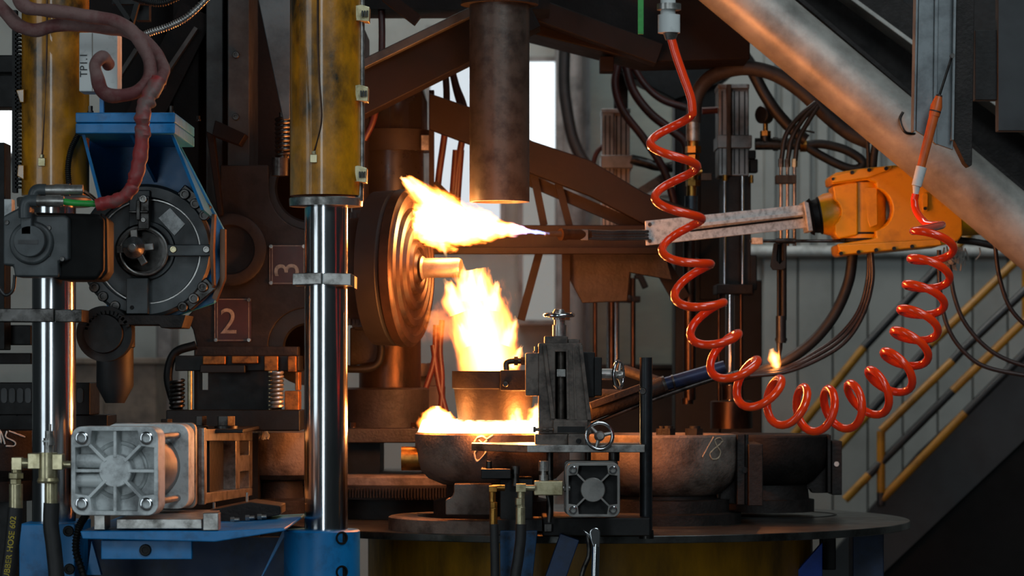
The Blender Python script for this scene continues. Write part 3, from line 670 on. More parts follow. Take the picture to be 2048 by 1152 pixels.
t.p('brace', B().pbeam(395, 20, 240, 330, 70, 9.04, .03), brownb)
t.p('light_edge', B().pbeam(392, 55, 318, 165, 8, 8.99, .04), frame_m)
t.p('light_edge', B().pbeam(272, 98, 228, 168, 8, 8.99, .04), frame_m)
t.p('crossbar', B().pb(160, -60, 360, 60, 9.26, .04), brownb)
t.p('crossbar', B().pb(205, 60, 330, 300, 9.27, .04), brownb)
t.done()
# ================================================================== ROTARY TABLE AND MOULDS
TC = W(1180, 740, 9.2); TZ = ZC-.455
t = T('rotary_table', 'large round oily steel table under the moulds', 'table')
t.p('table_top', B().lathe((TC.x, TC.y, TZ-.022), (0, 0, 1), [(0, .974), (.022, .974), (.022, 0)], 128), tabletop, .003)
t.p('drum', B().lathe((TC.x, TC.y, 0), (0, 0, 1), [(0, .68), (TZ-.025, .68)], 96), drumy)
D = 8.6
t.p('leg', B().pb(1706, 1052, 1768, 1460, 9.0, .12), pm('deep_blue_leg', (20, 44, 78), 0, .5, (12, 28, 48)), .004)
t.p('gusset', B().wpoly([W(1645, 1085, 8.9), W(1645, 1260, 8.9), W(1490, 1260, 8.9)], Vector((0, .03, 0))), pm('bright_blue_gusset', (20, 78, 190), 0, .4, (16, 60, 150)), .002)
t.p('bracket', B().pb(1645, 1070, 1672, 1140, 9.0, .1).pb(1636, 1068, 1680, 1076, 8.98, .1), black, .004)
t.p('table_groove', B().lathe(W(1500, 740, 9.45)+Vector((0, 0, -.4545)), (0, 0, 1), [(0, .272), (.0015, .272), (.0015, .264), (0, .264)], 80, close=True), black)
t.done()
def mould(name, label, px, D, prof, mat, extra=None, base='castd'):
    t = T(name, label, 'mould', 'moulds on the rotary table')
    body = []
    for r, y in prof: body.append((W(px, y, D).z, S(r, D)))
    z0 = body[0][0]; o = W(px, 740, D); o.z = z0
    t.p('bowl', B().lathe(o, (0, 0, 1), [(z-z0, r) for z, r in body], 72), mat)
    if extra: extra(t, D)
    t.done(); return t
D1 = 8.60
def pz(px, y, D): return W(px, y, D)
def ex_center(t, D):
    t.p('neck', B().lathe(W(985, 1034, D), (0, 0, 1), [(0, S(118, D)), (S(34, D), S(118, D)), (S(40, D), S(92, D)), (S(70, D), S(92, D))], 56), castd)
    t.p('seat_ring', B().lathe(Vector((W(985, 0, D).x, D, TZ)), (0, 0, 1), [(0, S(208, D)), (.035, S(208, D)), (.038, S(204, D)), (.038, S(150, D)), (0, S(148, D))], 80), cast)
    pv = W(824, 917, D-.03)
    t.p('side_stud', B().cyl(pv-Vector((.03, 0, 0)), pv+Vector((.07, 0, 0)), S(24, D)), brass)
    b = B()
    for pts in ([(948, 884), (955, 875), (966, 873), (974, 877), (986, 870)], [(957, 880), (966, 886), (974, 880)], [(957, 896), (949, 907), (954, 922), (966, 912), (972, 902), (966, 896)]):
        b.pt([(x, y, hit(x, 985, D, 155.8 if y < 918 else 155)) for x, y in pts], 1.8, seg=6, sub=4, lump=.7)
    t.p('chalk_mark', b, chalk)
mould('casting_mould', 'bowl shaped mould ringed with fire under the flaming pot', 985, D1, [(100, 968), (128, 956), (146, 938), (154, 920), (155, 868), (152, 864), (120, 864), (112, 872), (112, 900), (0, 900)], cast, ex_center)
def ex18(t, D):
    t.p('neck', B().lathe(W(1330, 1046, D), (0, 0, 1), [(0, S(152, D)), (S(22, D), S(152, D)), (S(24, D), S(128, D)), (S(48, D), S(128, D)), (S(50, D), S(104, D)), (S(86, D), S(100, D))], 56), castd)
    fl = t.p('split_flange', B().pb(1474, 868, 1490, 1010, D-.12, .26).pb(1497, 888, 1526, 1012, D-.15, .3).pb(1490, 868, 1497, 1010, D-.11, .2).pb(1440, 872, 1474, 1008, D-.02, .1), castd, .003)
    t.s(fl, 'flange_hole', B().lathe(W(1490, 940, D-.122), (0, -1, 0), [(0, S(6, D)), (.001, S(6, D)), (.001, 0)], 16), black)
    f = lambda x: hit(x, 1330, D, 152.6)
    b = B()
    for pts in ([(1427, 874), (1418, 890), (1405, 914)], [(1446, 882), (1440, 876), (1430, 880), (1434, 892), (1441, 904), (1436, 916), (1425, 918), (1420, 908), (1428, 898), (1438, 890), (1446, 882)]):
        b.pt([(x, y, f(x)) for x, y in pts], 1.5, seg=6, sub=5, lump=.7)
    t.p('chalk_mark', b, pm('dusty_chalk', (170, 150, 126), 0, .9), label='number 18 chalked on the mould')
    for (x, s) in ((1335, 16), (1388, 18), (1322, 10)): t.p('clamp_nut', B().vc(x, 857, 870, s, D-.05, seg=6).vc(x+2, 852, 858, s*.6, D-.05), castd)
mould('casting_mould', 'brown mould with number 18 chalked on it and split square flange', 1330, 8.95, [(96, 992), (112, 985), (136, 962), (148, 938), (152, 918), (152, 872), (149, 868), (118, 868), (112, 874), (112, 890), (0, 890)], cast, ex18)
def exr(t, D):
    t.p('neck', B().lathe(W(1530, 1022, D), (0, 0, 1), [(0, S(98, D)), (S(24, D), S(98, D)), (S(26, D), S(88, D)), (S(60, D), S(84, D))], 56), castd)
    t.p('split_flange', B().poly([(1655, 870), (1662, 870), (1662, 986), (1655, 986)], D-.1, .2).poly([(1664, 882), (1684, 882), (1684, 990), (1664, 990)], D-.1, .2).poly([(1560, 978), (1620, 952), (1640, 918), (1656, 880), (1656, 986), (1625, 986), (1620, 978)], D-.04, .06), castd, .002)
    t.p('flange_stud', B().lathe(W(1673, 928, D-.1), (0, -1, 0), [(0, S(5, D)), (.003, S(5, D)), (.003, 0)], 16), white)
mould('casting_mould', 'dark mould behind the one marked 18 with a pale stud on its flange', 1530, 9.4, [(82, 970), (100, 958), (120, 935), (128, 910), (130, 872), (127, 868), (90, 868), (0, 872)], castd, exr)
t = T('casting_mould', 'grey mould with chalk smears between the large actuator and the polished rod', 'mould')
D = 9.0
t.p('bowl', B().lathe(W(566, 958, D), (0, 0, 1), [(0, S(54, D)), (S(10, D), S(76, D)), (S(28, D), S(84, D)), (S(94, D), S(86, D)), (S(96, D), S(60, D)), (S(90, D), 0)], 56), cast)
t.p('neck', B().lathe(W(560, 1025, D), (0, 0, 1), [(-.9, S(62, D)), (S(26, D), S(62, D)), (S(30, D), S(48, D)), (S(70, D), S(44, D))], 48), castd)
b = B()
for k in range(13):
    x = 507+k*2.3; D2 = hit(x, 566, D, 86.6); y = 872+random.uniform(-4, 8)
    b.pt([(x, y-6, D2), (x+2, y, D2-.004), (x+1, y+5, D2-.004)], 3.0, seg=6, sub=3, lump=.8)
t.p('chalk_mark', b, chalk)
t.done()
# index gear and base plates behind the column
t = T('index_gear', 'wide toothed index gear between the column rod and the rotary table', 'gear')
D = 9.4; gx = 800
t.p('gear_rim', B().lathe(W(gx, 990, D), (0, 0, 1), [(0, S(226, D)), (S(26, D), S(226, D)), (S(34, D), S(210, D)), (S(34, D), 0)], 96), castd)
b = B()
for i in range(120):
    a = math.radians(180+i*1.5); o = W(gx, 986, D); u = Vector((math.cos(a), math.sin(a), 0)); v = Vector((-u.y, u.x, 0)); p = o+u*S(226, D)
    b.wpoly([p-v*.0028, p+v*.0028, p+v*.0018+u*.010, p-v*.0018+u*.010], Vector((0, 0, S(18, D))))
t.p('teeth', b, castd, kind='stuff')
t.p('upper_disc', B().lathe(W(gx, 962, D), (0, 0, 1), [(0, S(222, D)), (S(14, D), S(222, D)), (S(18, D), S(216, D)), (S(18, D), 0)], 80), cast)
t.p('hub', B().lathe(Vector((W(gx, 0, D).x, D, TZ+.001)), (0, 0, 1), [(0, S(190, D)), (.06, S(190, D)), (.07, S(150, D)), (.11, S(150, D))], 64), black)
t.done()
t = T('press_table', 'flat dark plate with bolts carrying the coppery vertical cylinder', 'plate')
D = 9.3
t.p('plate', B().pb(676, 857, 946, 886, D-.25, .5), castd, .004)
for x in (706, 826): t.p('bolt', upbolt(x, 857, D-.1, 6, 12), copper)
t.p('column_foot', B().pb(680, 886, 760, 960, D, .3), black)
t.done()
t = T('vertical_cylinder', 'vertical cylinder toned like firelight with wide base behind the polished rod', 'cylinder')
t.p('barrel', B().vc(780, 560, 776, 62, D), copper)  # copper tone puts the fire's light into the barrel colour
t.p('base', B().lathe(W(772, 857, D), (0, 0, 1), [(0, S(86, D)), (S(78, D), S(86, D)), (S(82, D), S(80, D)), (S(82, D), 0)], 56), castd)
t.p('pedestal_foot', B().poly([(742, 655), (756, 660), (756, 700), (764, 722), (700, 732), (700, 655)], D-.12, .1), castd, .004)
t.p('elbow_pipe', B().pt([(690, 738, D-.16), (735, 737, D-.16), (756, 726, D-.16), (762, 706, D-.16), (762, 690, D-.16)], 8), black)
t.done()
solo('hinge_lug', B().poly([(838, 728), (872, 724), (884, 745), (872, 772), (836, 776)], 9.5, .05).lathe(W(847, 740, 9.5), (0, -1, 0), [(0, S(14, 9.5)), (.02, S(14, 9.5)), (.02, 0)], 20).pb(836, 772, 890, 870, 9.5, .06), pm('dusty_brown_casting', (84, 66, 56), .1, .6, (58, 46, 40), ns=12), 'pale brown hinge lug between the coppery cylinder and the flaming pot', 'lug', bev=.003)
# ------------------------------------------------------------------ spinning chuck
t = T('spindle_chuck', 'round spinning chuck with concentric grooves and stub shaft struck by the flame', 'chuck')
ax = Vector((math.cos(math.radians(14.5)), -math.sin(math.radians(14.5)), 0)); D = 8.9
fc = W(838, 536, D); k = S(1, D)
t.p('face_disc', B().lathe(fc-ax*k*40, ax, [(0, k*150), (k*4, k*158), (k*22, k*158), (k*26, k*152), (k*30, k*150), (k*32, k*136), (k*26, k*132), (k*26, k*120), (k*34, k*116), (k*36, k*104), (k*30, k*100), (k*30, k*86), (k*38, k*82), (k*40, k*70), (k*34, k*66), (k*34, k*56), (k*42, k*52), (k*42, k*42), (k*37, k*38), (k*37, k*32), (k*44, k*28), (k*44, 0)], 96), pm('scorched_steel', (58, 40, 30), .5, .42, (28, 21, 18), ns=10, bump=.08))
t.p('rear_drum', B().lathe(fc-ax*k*150, ax, [(0, k*100), (k*52, k*104), (k*56, k*140), (k*62, k*154), (k*104, k*156), (k*110, k*150)], 80), pm('dark_drum_paint', (24, 20, 18), .0, .6, (17, 14, 13)))
sh = W(846, 536, D-.02)
t.p('stub_shaft', B().lathe(sh, ax, [(0, k*24), (k*4, k*20), (k*74, k*19.5), (k*79, k*17), (k*80, 0)], 40), pm('hot_satin_steel', (150, 138, 130), .7, .4, (120, 108, 100), ns=20))
t.done()
t = T('spindle_housing', 'dark brown spindle housing with ribbed bands behind the polished rod', 'housing')
D = 9.0
t.p('body', B().pb(704, 440, 752, 660, D+.05, .5), pressp, .01)
t.p('top_band', B().pb(704, 446, 740, 451, D-.02, .3), steel)
b = B()
for i in range(9): b.pb(690+i*9, 424, 695+i*9, 446, D-.01, .1)
t.p('rib_band', b.pb(704, 420, 776, 446, D, .3), black)
b = B()
for i in range(9): b.pb(690+i*8, 636, 694+i*8, 650, D-.01, .1)
t.p('rib_band', b.pb(704, 632, 762, 654, D, .3), black)
t.p('motor_back', B().pb(704, 60, 730, 425, D+.35, .3), pressp)
t.done()
t = T('accumulator_tank', 'dark glossy rounded tank behind the yellow barrel', 'tank')
D = 9.7
t.p('shell', B().lathe(W(790, 302, D), (0, 0, 1), [(0, S(66, D)), (S(96, D), S(66, D)), (S(122, D), S(60, D)), (S(138, D), S(44, D)), (S(146, D), S(20, D)), (S(148, D), 0)], 56), pm('glossy_brown_tank', (24, 21, 20), .2, .2, (18, 16, 15), coat=.5))
t.p('collar', B().vc(790, 262, 304, 72, D), pressp)
t.p('lower_shell', B().vc(784, 304, 420, 64, D), pm('glossy_tank_base', (24, 21, 19), .2, .3, (18, 15, 14)))
t.p('clip', B().pb(842, 270, 858, 300, D-.12, .04), steel, .002)
t.done()
solo('brown_hose', B().pt([(762, -20, 9.3), (764, 80, 9.3), (760, 170, 9.3), (746, 240, 9.3), (728, 280, 9.3)], 7), rhose, 'brown hose hanging in front of the rounded tank', 'hose')
# ------------------------------------------------------------------ overhead frame
t = T('overhead_frame', 'rusty overhead steel frame of sloping beams around the hanging pipe', 'frame')
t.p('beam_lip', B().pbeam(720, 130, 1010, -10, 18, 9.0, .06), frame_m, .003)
t.p('beam', B().pbeam(700, 190, 1060, 10, 96, 9.05, .14), brownb, .003)
t.p('beam', B().poly([(1000, -60), (1500, -60), (1500, 118), (1290, 124), (1060, 66), (1000, 40)], 9.66, .3), brownb, .004)
t.p('beam', B().pbeam(1050, 10, 1320, 108, 44, 9.56, .1), brownb, .004)
t.p('corner_block', B().pb(1200, 112, 1228, 142, 9.70, .1), brownb, .003)
t.p('cross_tie', B().pb(700, -60, 1100, 18, 9.25, .25), brownb)
t.p('cross_tie', B().pbeam(770, -10, 835, 40, 22, 8.95, .05), brownb)
t.done()
t = T('sloping_truss', 'brown sloping truss arm passing behind the flame and hanging pipe', 'truss')
D = 9.55
t.p('upper_chord', B().poly([(858, 186), (946, 216), (1065, 282), (1180, 320), (1290, 386), (1420, 430), (1420, 480), (1330, 470), (1180, 392), (1060, 346), (944, 290), (858, 258)], D, .05), brownb, .004)
t.p('lower_brace', B().pbeam(1040, 352, 1330, 476, 22, D+.06, .05), brownb)
t.p('horizontal_beam', B().pb(860, 450, 1330, 506, D-.04, .12), brownb, .004)
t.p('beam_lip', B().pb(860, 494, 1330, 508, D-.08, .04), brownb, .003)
t.p('hanger', B().pbeam(1062, 320, 1088, 450, 15, D+.03, .03), brownb)
t.p('hanger', B().pbeam(1115, 360, 1140, 455, 14, D+.03, .03), brownb)
t.p('gusset', B().poly([(1130, 506), (1330, 506), (1345, 560), (1260, 545), (1255, 602), (1165, 606), (1140, 560)], D+.1, .04), castd, .003)
t.p('upright', B().pb(1124, 506, 1140, 640, D+.05, .05), brownb)
t.p('upright', B().pbeam(1080, 500, 1042, 640, 16, D+.1, .04), brownb)
t.p('brace', B().pbeam(1310, 505, 1364, 600, 34, D+.25, .04), brownb)
t.p('side_bar', B().pb(858, 180, 868, 440, D+.05, .05), brownb)
t.p('side_bar', B().pbeam(868, 365, 944, 440, 14, D+.1, .03), brownb)
t.done()
for pts, lab in (([(885, 100), (893, 180), (890, 260), (878, 350), (868, 450)], 'dark red hose strand nearest the tank'), ([(896, 110), (912, 170), (930, 230), (916, 330), (905, 440)], 'dark red hose strand bowed towards the hanging pipe'), ([(900, 120), (918, 200), (946, 260)], 'dark red hose strand ending behind the hanging pipe'), ([(922, 300), (916, 380), (912, 450)], 'short dark red hose strand below the sloping truss'), ([(912, 300), (906, 380), (900, 460)], 'thin dark red hose strand beside the short one')):
    solo('red_hose', B().pt([(x, y, 9.75) for x, y in pts], 7), rhose, lab, 'hose', 'red hoses beside the hanging pipe')
for i, pts in enumerate(([(872, 650), (868, 720), (850, 780), (842, 800)], [(884, 640), (880, 700), (884, 760), (880, 860)], [(866, 690), (876, 760), (894, 830)])):
    solo('red_hose', B().pt([(x, y, 9.35) for x, y in pts], 6), rhose, ('dark red hose curving onto the hinge lug', 'dark red hose hanging straight past the hinge lug', 'dark red hose slanting towards the flaming pot')[i], 'hose', 'red hoses below the chuck')
t = T('hanging_pipe', 'thick dark steel pipe hanging open ended above the jet flame', 'pipe')
D = 8.85
t.p('pipe', B().lathe(W(999, 404, D), (0, 0, 1), [(0, S(60, D)), (S(420, D), S(60, D)), (S(420, D), S(54, D)), (0, S(54, D))], 64, close=True), pm('dark_mill_pipe', (78, 72, 66), .5, .42, (50, 45, 41), ns=16, bump=.12))
t.p('collar', B().vc(999, -60, 10, 78, D), castd)
t.done()
# ------------------------------------------------------------------ flaming pot and slide stand
t = T('casting_pot', 'dark round pot with fire rising from its mouth', 'pot')
D = 8.55
t.p('pot', B().lathe(W(988, 846, D), (0, 0, 1), [(0, S(60, D)), (S(4, D), S(72, D)), (S(68, D), S(80, D)), (S(70, D), S(84, D)), (S(104, D), S(84, D)), (S(104, D), S(66, D)), (S(60, D), S(62, D)), (S(60, D), 0)], 64), pm('sooty_pot_iron', (30, 25, 23), .0, .6, (20, 17, 16), ns=14, bump=.3, spec=.25))
t.p('holding_arm', B().pb(1000, 740, 1056, 782, D-.13, .06), castd, .004)
t.p('arm_screw', screw(1011, 768, D-.13, 6), dsteel)
t.p('elbow', B().pt([(1013, 742, D-.1), (1013, 726, D-.1), (1024, 722, D-.1), (1050, 722, D-.1)], 6).hexn(W(1028, 722, D-.1), W(1036, 722, D-.1), S(9, D)).hexn(W(1042, 722, D-.1), W(1050, 722, D-.1), S(8, D)), dsteel)
t.p('foot', B().vc(947, 842, 850, 6, D-.05), castd)
t.done()
def wheel(t, nm, px, py, D, axis, R, r, spokes, hub=.3):
    o = W(px, py, D); a = Vector(axis).normalized(); k = S(1, D)
    b = B().torus(o, a, R*k, r*k, 48, 12)
    w_ = t.p(nm, b, chrome)
    hb = B().lathe(o-a*.012, a, [(0, R*hub*k), (.02, R*hub*k), (.028, R*hub*.7*k), (.028, 0)], 24)
    t.s(w_, 'hub', hb, steel)
    u = a.orthogonal().normalized(); v = a.cross(u)
    for i in range(spokes):
        an = 2*PI*i/spokes+.5; d = u*math.cos(an)+v*math.sin(an)
        t.s(w_, 'spoke', B().cyl(o+d*R*hub*.6*k, o+d*R*k, r*1.1*k, r*.9*k, 12), steel)
t = T('slide_stand', 'tapered screw slide stand with three chrome handwheels beside the flaming pot', 'slide stand')
D = 8.16
t.p('tower', B().poly([(1077, 686), (1164, 686), (1184, 868), (1077, 868)], D, .16, [[(1111, 704), (1134, 704), (1134, 838), (1111, 838)]]), standm, .003)
t.p('tower_back', B().pb(1100, 700, 1140, 845, D+.1, .04), black)
t.p('rib', B().poly([(1085, 690), (1092, 690), (1110, 838), (1102, 838)], D-.012, .02).poly([(1158, 690), (1165, 690), (1183, 840), (1175, 840)], D-.012, .02), standm, .001)
t.p('rib', B().poly([(1132, 700), (1136, 700), (1139, 838), (1134, 838)], D-.006, .01).poly([(1146, 700), (1148, 700), (1154, 838), (1150, 838)], D-.004, .01), standm)
ls = t.p('lead_screw', B().vc(1122, 704, 838, 7, D+.03), standm)
t.s(ls, 'nut', B().pb(1113, 738, 1132, 754, D+.01, .04), steel, .002)
t.p('top_block', B().pb(1089, 672, 1136, 688, D+.02, .12).pb(1136, 678, 1160, 688, D+.02, .1), standm, .003)
t.p('side_block', B().pb(1051, 706, 1078, 792, D+.0, .14), standm, .003)
t.p('bolt', upbolt(1073, 705, D+.06, 5, 12), standm)
t.p('rear_block', B().pb(1160, 704, 1190, 795, D+.04, .16).pb(1188, 714, 1204, 792, D+.03, .16), black, .003)
t.p('base', B().pb(1106, 840, 1176, 868, D-.02, .18).pb(1070, 868, 1136, 892, D-.03, .2), standm, .003)
t.p('gib_slot', B().pb(1115, 853, 1170, 865, D-.022, .01), black)
t.p('stop_screw', B().hc(1070, 1106, 859, 3.5, D-.03).hexn(W(1066, 859, D-.03), W(1072, 859, D-.03), S(6, D)).hexn(W(1080, 859, D-.03), W(1086, 859, D-.03), S(5, D)).hexn(W(1092, 859, D-.03), W(1098, 859, D-.03), S(5, D)), standm)
t.p('wheel_block', B().pb(1136, 868, 1172, 894, D-.08, .14), standm, .003)
t.p('screw', screw(1157, 882, D-.08, 5), black)
t.p('spindle', B().vc(1119, 650, 674, 14, D+.06).vc(1119, 640, 652, 11, D+.06), steel)
wheel(t, 'handwheel', 1118, 630, D+.06, (0, -.06, 1), 28, 4.2, 3, .45)
t.p('spindle', B().hc(1203, 1230, 749, 12, D+.1).hc(1203, 1240, 749, 7, D+.1), steel)
wheel(t, 'handwheel', 1237, 750, D+.1, (1, -.42, 0), 27, 3.6, 3, .34)
t.p('spindle', B().cyl(W(1199, 874, D-.12), W(1199, 874, D-.02), S(9, D)), steel)
wheel(t, 'handwheel', 1199, 872, D-.12, (.1, -1, .06), 26.5, 3.8, 3, .38)
t.done()
t = T('stand_plate', 'flat steel plate with tapered tip carrying the screw slide stand', 'plate')
zb = W(0, 905, 8.06).z
t.p('plate', B().wpoly([Vector((W(943, 0, 8.24).x, 8.24, zb)), Vector((W(1055, 0, 8.06).x, 8.06, zb)), Vector((W(1290, 0, 8.06).x, 8.06, zb)), Vector((W(1290, 0, 8.36).x, 8.36, zb)), Vector((W(943, 0, 8.36).x, 8.36, zb))], Vector((0, 0, S(15, 8.06)))), steel, .002)
t.p('leg', B().vc(1228, 905, 1040, 7, 8.2).vc(1228, 905, 922, 11, 8.2), dsteel)
t.p('leg', B().vc(1100, 905, 1040, 7, 8.2), dsteel)
t.p('leg', B().vc(1176, 905, 1040, 6, 8.3), dsteel)
t.p('foot_plate', B().pb(1085, 1036, 1300, 1072, 8.08, .28), black, .003)
t.p('foot_block', B().pb(1088, 1048, 1104, 1064, 8.06, .03), dsteel, .002)
t.done()
t = T('black_post', 'slim black tubular post with flat top standing at the table edge', 'post')
t.p('tube', B().vc(1292, 715, 1076, 12.6, 8.17), pm('black_painted_tube', (30, 34, 38), .4, .4, (20, 22, 24), ns=16, bump=.1))
t.p('clamp_screw', screw(1285, 782, 8.155, 7), dsteel)
t.p('weld_foot', B().vc(1293, 1060, 1077, 14, 8.17, 15), dsteel)
t.done()
t, fin, H = actuator('pneumatic_actuator', 'small square dark aluminium actuator with four ribs under the slide stand', 1186, 980, 54, 7.92, .16, .03, .0, 4, pm('dim_aluminium', (128, 126, 122), .5, .42, (96, 95, 92)), dsteel, dsteel)
t.done()
D = 7.92
t = T('manifold_block', 'small zinc manifold block with knurled knob feeding the small actuator', 'manifold')
t.p('block', B().pb(1068, 962, 1126, 991, D, .05), zinc, .003)
t.p('knob', B().vc(1087, 922, 942, 10, D+.025).vc(1087, 940, 952, 6, D+.025).vc(1087, 950, 962, 9, D+.025), steel)
t.p('connector', B().hc(1126, 1140, 976, 6, D+.02).hexn(W(1128, 976, D+.02), W(1136, 976, D+.02), S(8, D)), steel)
t.done()
D = 7.88
t, h = hose('rubber_hose', 'black rubber hose with zinc elbow beside the manifold block', [(1042, 1048, D), (1041, 1080, D), (1036, 1120, D), (1030, 1170, D), (1028, 1330, D)], 11, [
    (B().vc(1041, 1014, 1050, 9.5, D), zinc), (B().hexn(W(1040, 1010, D), W(1040, 996, D), S(10, D)).hexn(W(1041, 1016, D), W(1041, 1010, D), S(9, D)), zinc),
    (B().vc(1042, 980, 996, 7.5, D).hc(1040, 1070, 976, 6, D+.02).pb(1032, 968, 1052, 984, D-.012, .03), zinc)], D); t.done()
t, h = hose('rubber_hose', 'thinner black rubber hose with brass elbow nearest the yellow drum', [(988, 1048, D), (989, 1090, D), (990, 1140, D), (990, 1330, D)], 9, [
    (B().vc(987, 1016, 1052, 8, D), brass), (B().hexn(W(987, 1016, D), W(987, 1004, D), S(8, D)), brass),
    (B().vc(985, 980, 1004, 6.5, D).hc(984, 1010, 976, 6, D).pb(978, 972, 994, 984, D-.01, .025), brass)], D); t.done()
t = T('slide_carriage', 'dark carriage with studs under the tip of the stand plate', 'carriage')
D = 8.05
t.p('block', B().pb(962, 938, 1022, 958, D, .2), black, .003)
t.p('block', B().pb(1000, 958, 1066, 1040, D+.06, .2), black, .003)
for (x, y0, y1, r) in ((978, 922, 940, 6), (1031, 932, 948, 9), (1031, 948, 972, 7)): t.p('stud', B().vc(x, y0, y1, r, D+.04), dsteel)
t.p('tube', B().pt([(1096, 990, D-.05), (1100, 1015, D-.05), (1098, 1045, D-.05)], 5), dsteel)
t.p('foot_plate', B().pb(984, 1040, 1084, 1062, D, .2), black)
t.done()
t = T('lever_handle', 'bright steel lever with rounded head hanging under the small actuator', 'lever')
D = 7.93
t.p('head', B().poly(circ(1190, 1066, 11, 16, 180, 360)+[(1201, 1080), (1199, 1094), (1186, 1094), (1181, 1080)], D, .02).poly([(1165, 1058), (1180, 1068), (1180, 1080)], D+.01, .01), chrome, .003)
t.p('rod', B().pt([(1192, 1088, D+.01), (1191, 1120, D+.01), (1190, 1160, D+.01), (1189, 1330, D+.01)], 8), chrome)
t.p('link', B().pt([(1176, 1070, D+.05), (1178, 1110, D+.05), (1164, 1150, D+.05), (1150, 1250, D+.05)], 5), dsteel)
t.done()
t = T('blue_support', 'deep blue support post behind the rubber hoses under the table edge', 'support')
t.p('post', B().poly([(1000, 1062), (1075, 1062), (1062, 1190), (1000, 1330)], 8.02, .1), pm('faded_blue_paint', (20, 66, 104), 0, .5, (14, 30, 46), ns=22), .003)
t.p('strut', B().pbeam(1140, 1074, 1060, 1300, 40, 8.02, .06), MATS['deep_blue_paint'], .003)
t.done()
# foot casting and burner boom
t = T('foot_casting', 'grey flared foot casting on the seat ring beside the hoses', 'foot')
D = 8.30
t.p('foot', B().poly([(908, 968), (984, 968), (984, 1030), (891, 1030), (891, 1000), (904, 994), (908, 984)], D, .06), cast, .004)
t.done()
t = T('burner_boom', 'oily black boom pipe with blue section running past the black post', 'boom')
D = 8.55
t.p('pipe', B().cyl(W(1150, 838, D), W(1330, 768, D), S(17, D)), castd)
t.p('pipe', B().cyl(W(1325, 770, D), W(1450, 734, D), S(14, D)), pm('blue_black_pipe', (30, 44, 78), .3, .35, (24, 24, 28), ns=9), label='blue painted boom section')
t.p('lower_pipe', B().pt([(1180, 850, D+.02), (1310, 798, D), (1430, 757, D), (1500, 742, D)], 5), dsteel)
t.p('nut', B().hexn(W(1452, 754, D), W(1466, 750, D), S(8, D)).hexn(W(1468, 749, D), W(1478, 746, D), S(7, D)), steel)
t.p('clamp', B().cyl(W(1326, 770, D), W(1332, 768, D), S(18, D)).cyl(W(1345, 765, D), W(1349, 764, D), S(16, D)), dsteel)
t.p('bracket', B().pbeam(1180, 812, 1290, 772, 14, D-.05, .05), castd, .003)
t.p('cross_pipe', B().cyl(W(1180, 786, 8.7), W(1300, 790, 8.7), S(9, 8.7)), castd)
t.p('cross_pipe', B().cyl(W(1248, 740, 8.75), W(1330, 768, 8.7), S(11, 8.7)), castd)
t.done()
# ================================================================== ROBOT AND BURNER ARM
D = 9.6
t = T('robot_arm', 'orange industrial robot wrist holding the burner lance', 'robot')
fork = [(1662, 352), (1672, 345), (1720, 337), (1790, 330), (1830, 338), (1926, 428), (1926, 470), (1916, 482), (1880, 492), (1682, 511), (1676, 505), (1674, 488), (1742, 478), (1768, 466)]
arc = circ(1742, 418, 43, 12, 80, -75)
t.p('fork_housing', B().poly(fork[:-1]+[(1752, 474)]+[(x, y) for x, y in arc]+[(1752, 366), (1735, 360), (1664, 369)], D, .20), robot, .010)
t.p('fork_lip', B().poly([(1663, 352), (1720, 338), (1786, 331), (1780, 340), (1735, 356), (1664, 366)], D-.02, .05), robot, .004)
t.p('fork_lip', B().poly([(1675, 490), (1880, 478), (1884, 490), (1682, 510)], D-.02, .05), robot, .004)
t.p('wrist_barrel', B().lathe(W(1722, 478, D+.1), (0, 0, 1), [(0, S(50, D)), (S(112, D), S(50, D))], 48), robot)
t.p('wrist_collar', B().lathe(W(1722, 470, D+.1), (0, 0, 1), [(0, S(51, D)), (S(4, D), S(51, D))], 48).lathe(W(1722, 484, D+.1), (0, 0, 1), [(0, S(48, D)), (S(8, D), S(48, D))], 48), black)
t.p('wrist_body', B().poly([(1665, 372), (1700, 364), (1716, 364), (1716, 470), (1678, 478), (1670, 470)]+circ(1652, 424, 30, 8, 55, -55), D+.01, .14), robot, .006)
t.p('inset_plate', B().poly([(1727, 375), (1755, 374), (1756, 450), (1740, 456), (1734, 440)], D+.02, .06), robot, .004)
a = W(1648, 430, D+.1); d = (W(1700, 422, D+.1)-a).normalized(); q = a-d*.03
t.p('wrist_flange', B().lathe(a-d*.012, d, [(0, S(38, D)), (.02, S(43, D)), (.075, S(44, D)), (.10, S(40, D))], 44), robot)
t.p('tool_flange', B().lathe(a-d*.050, d, [(0, S(34, D)), (.010, S(38, D)), (.012, S(33, D)), (.03, S(35, D)), (.034, S(38, D)), (.04, S(38, D))], 36), black)
t.p('lip_bolt', B().add(screw(1666, 358, D-.02, 3).bm), blackp)
for (x, y) in ((1704, 345), (1738, 340), (1772, 337), (1717, 504), (1752, 500), (1788, 497), (1824, 493), (1682, 507)): t.p('lip_bolt', screw(x, y, D-.021, 4), blackp)
for x in (1685, 1700, 1715, 1730): t.p('joint_bolt', B().pb(x-4, 477, x+5, 482, D+.045, .02), blackp)
kk = t.p('side_latch', B().poly(rrect(1845, 385, 1856, 424, 5), D-.012, .014), robot, .002)
t.s(kk, 'screw', screw(1850, 417, D-.012, 3.5), dsteel)
t.p('forearm', B().cyl(W(1896, 446, D+.12), W(2180, 420, D+.6), S(28, D), S(40, D), 36), robot)
t.p('seal_ring', B().cyl(W(1890, 452, D+.1), W(1908, 450, D+.1), S(36, D), None, 36), black)
t.done()
t = T('burner_lance', 'grey aluminium lance bar with three tubes and burner nozzle blowing the jet flame', 'burner')
def LD(px): return 9.02+(px-1090)/530*.56
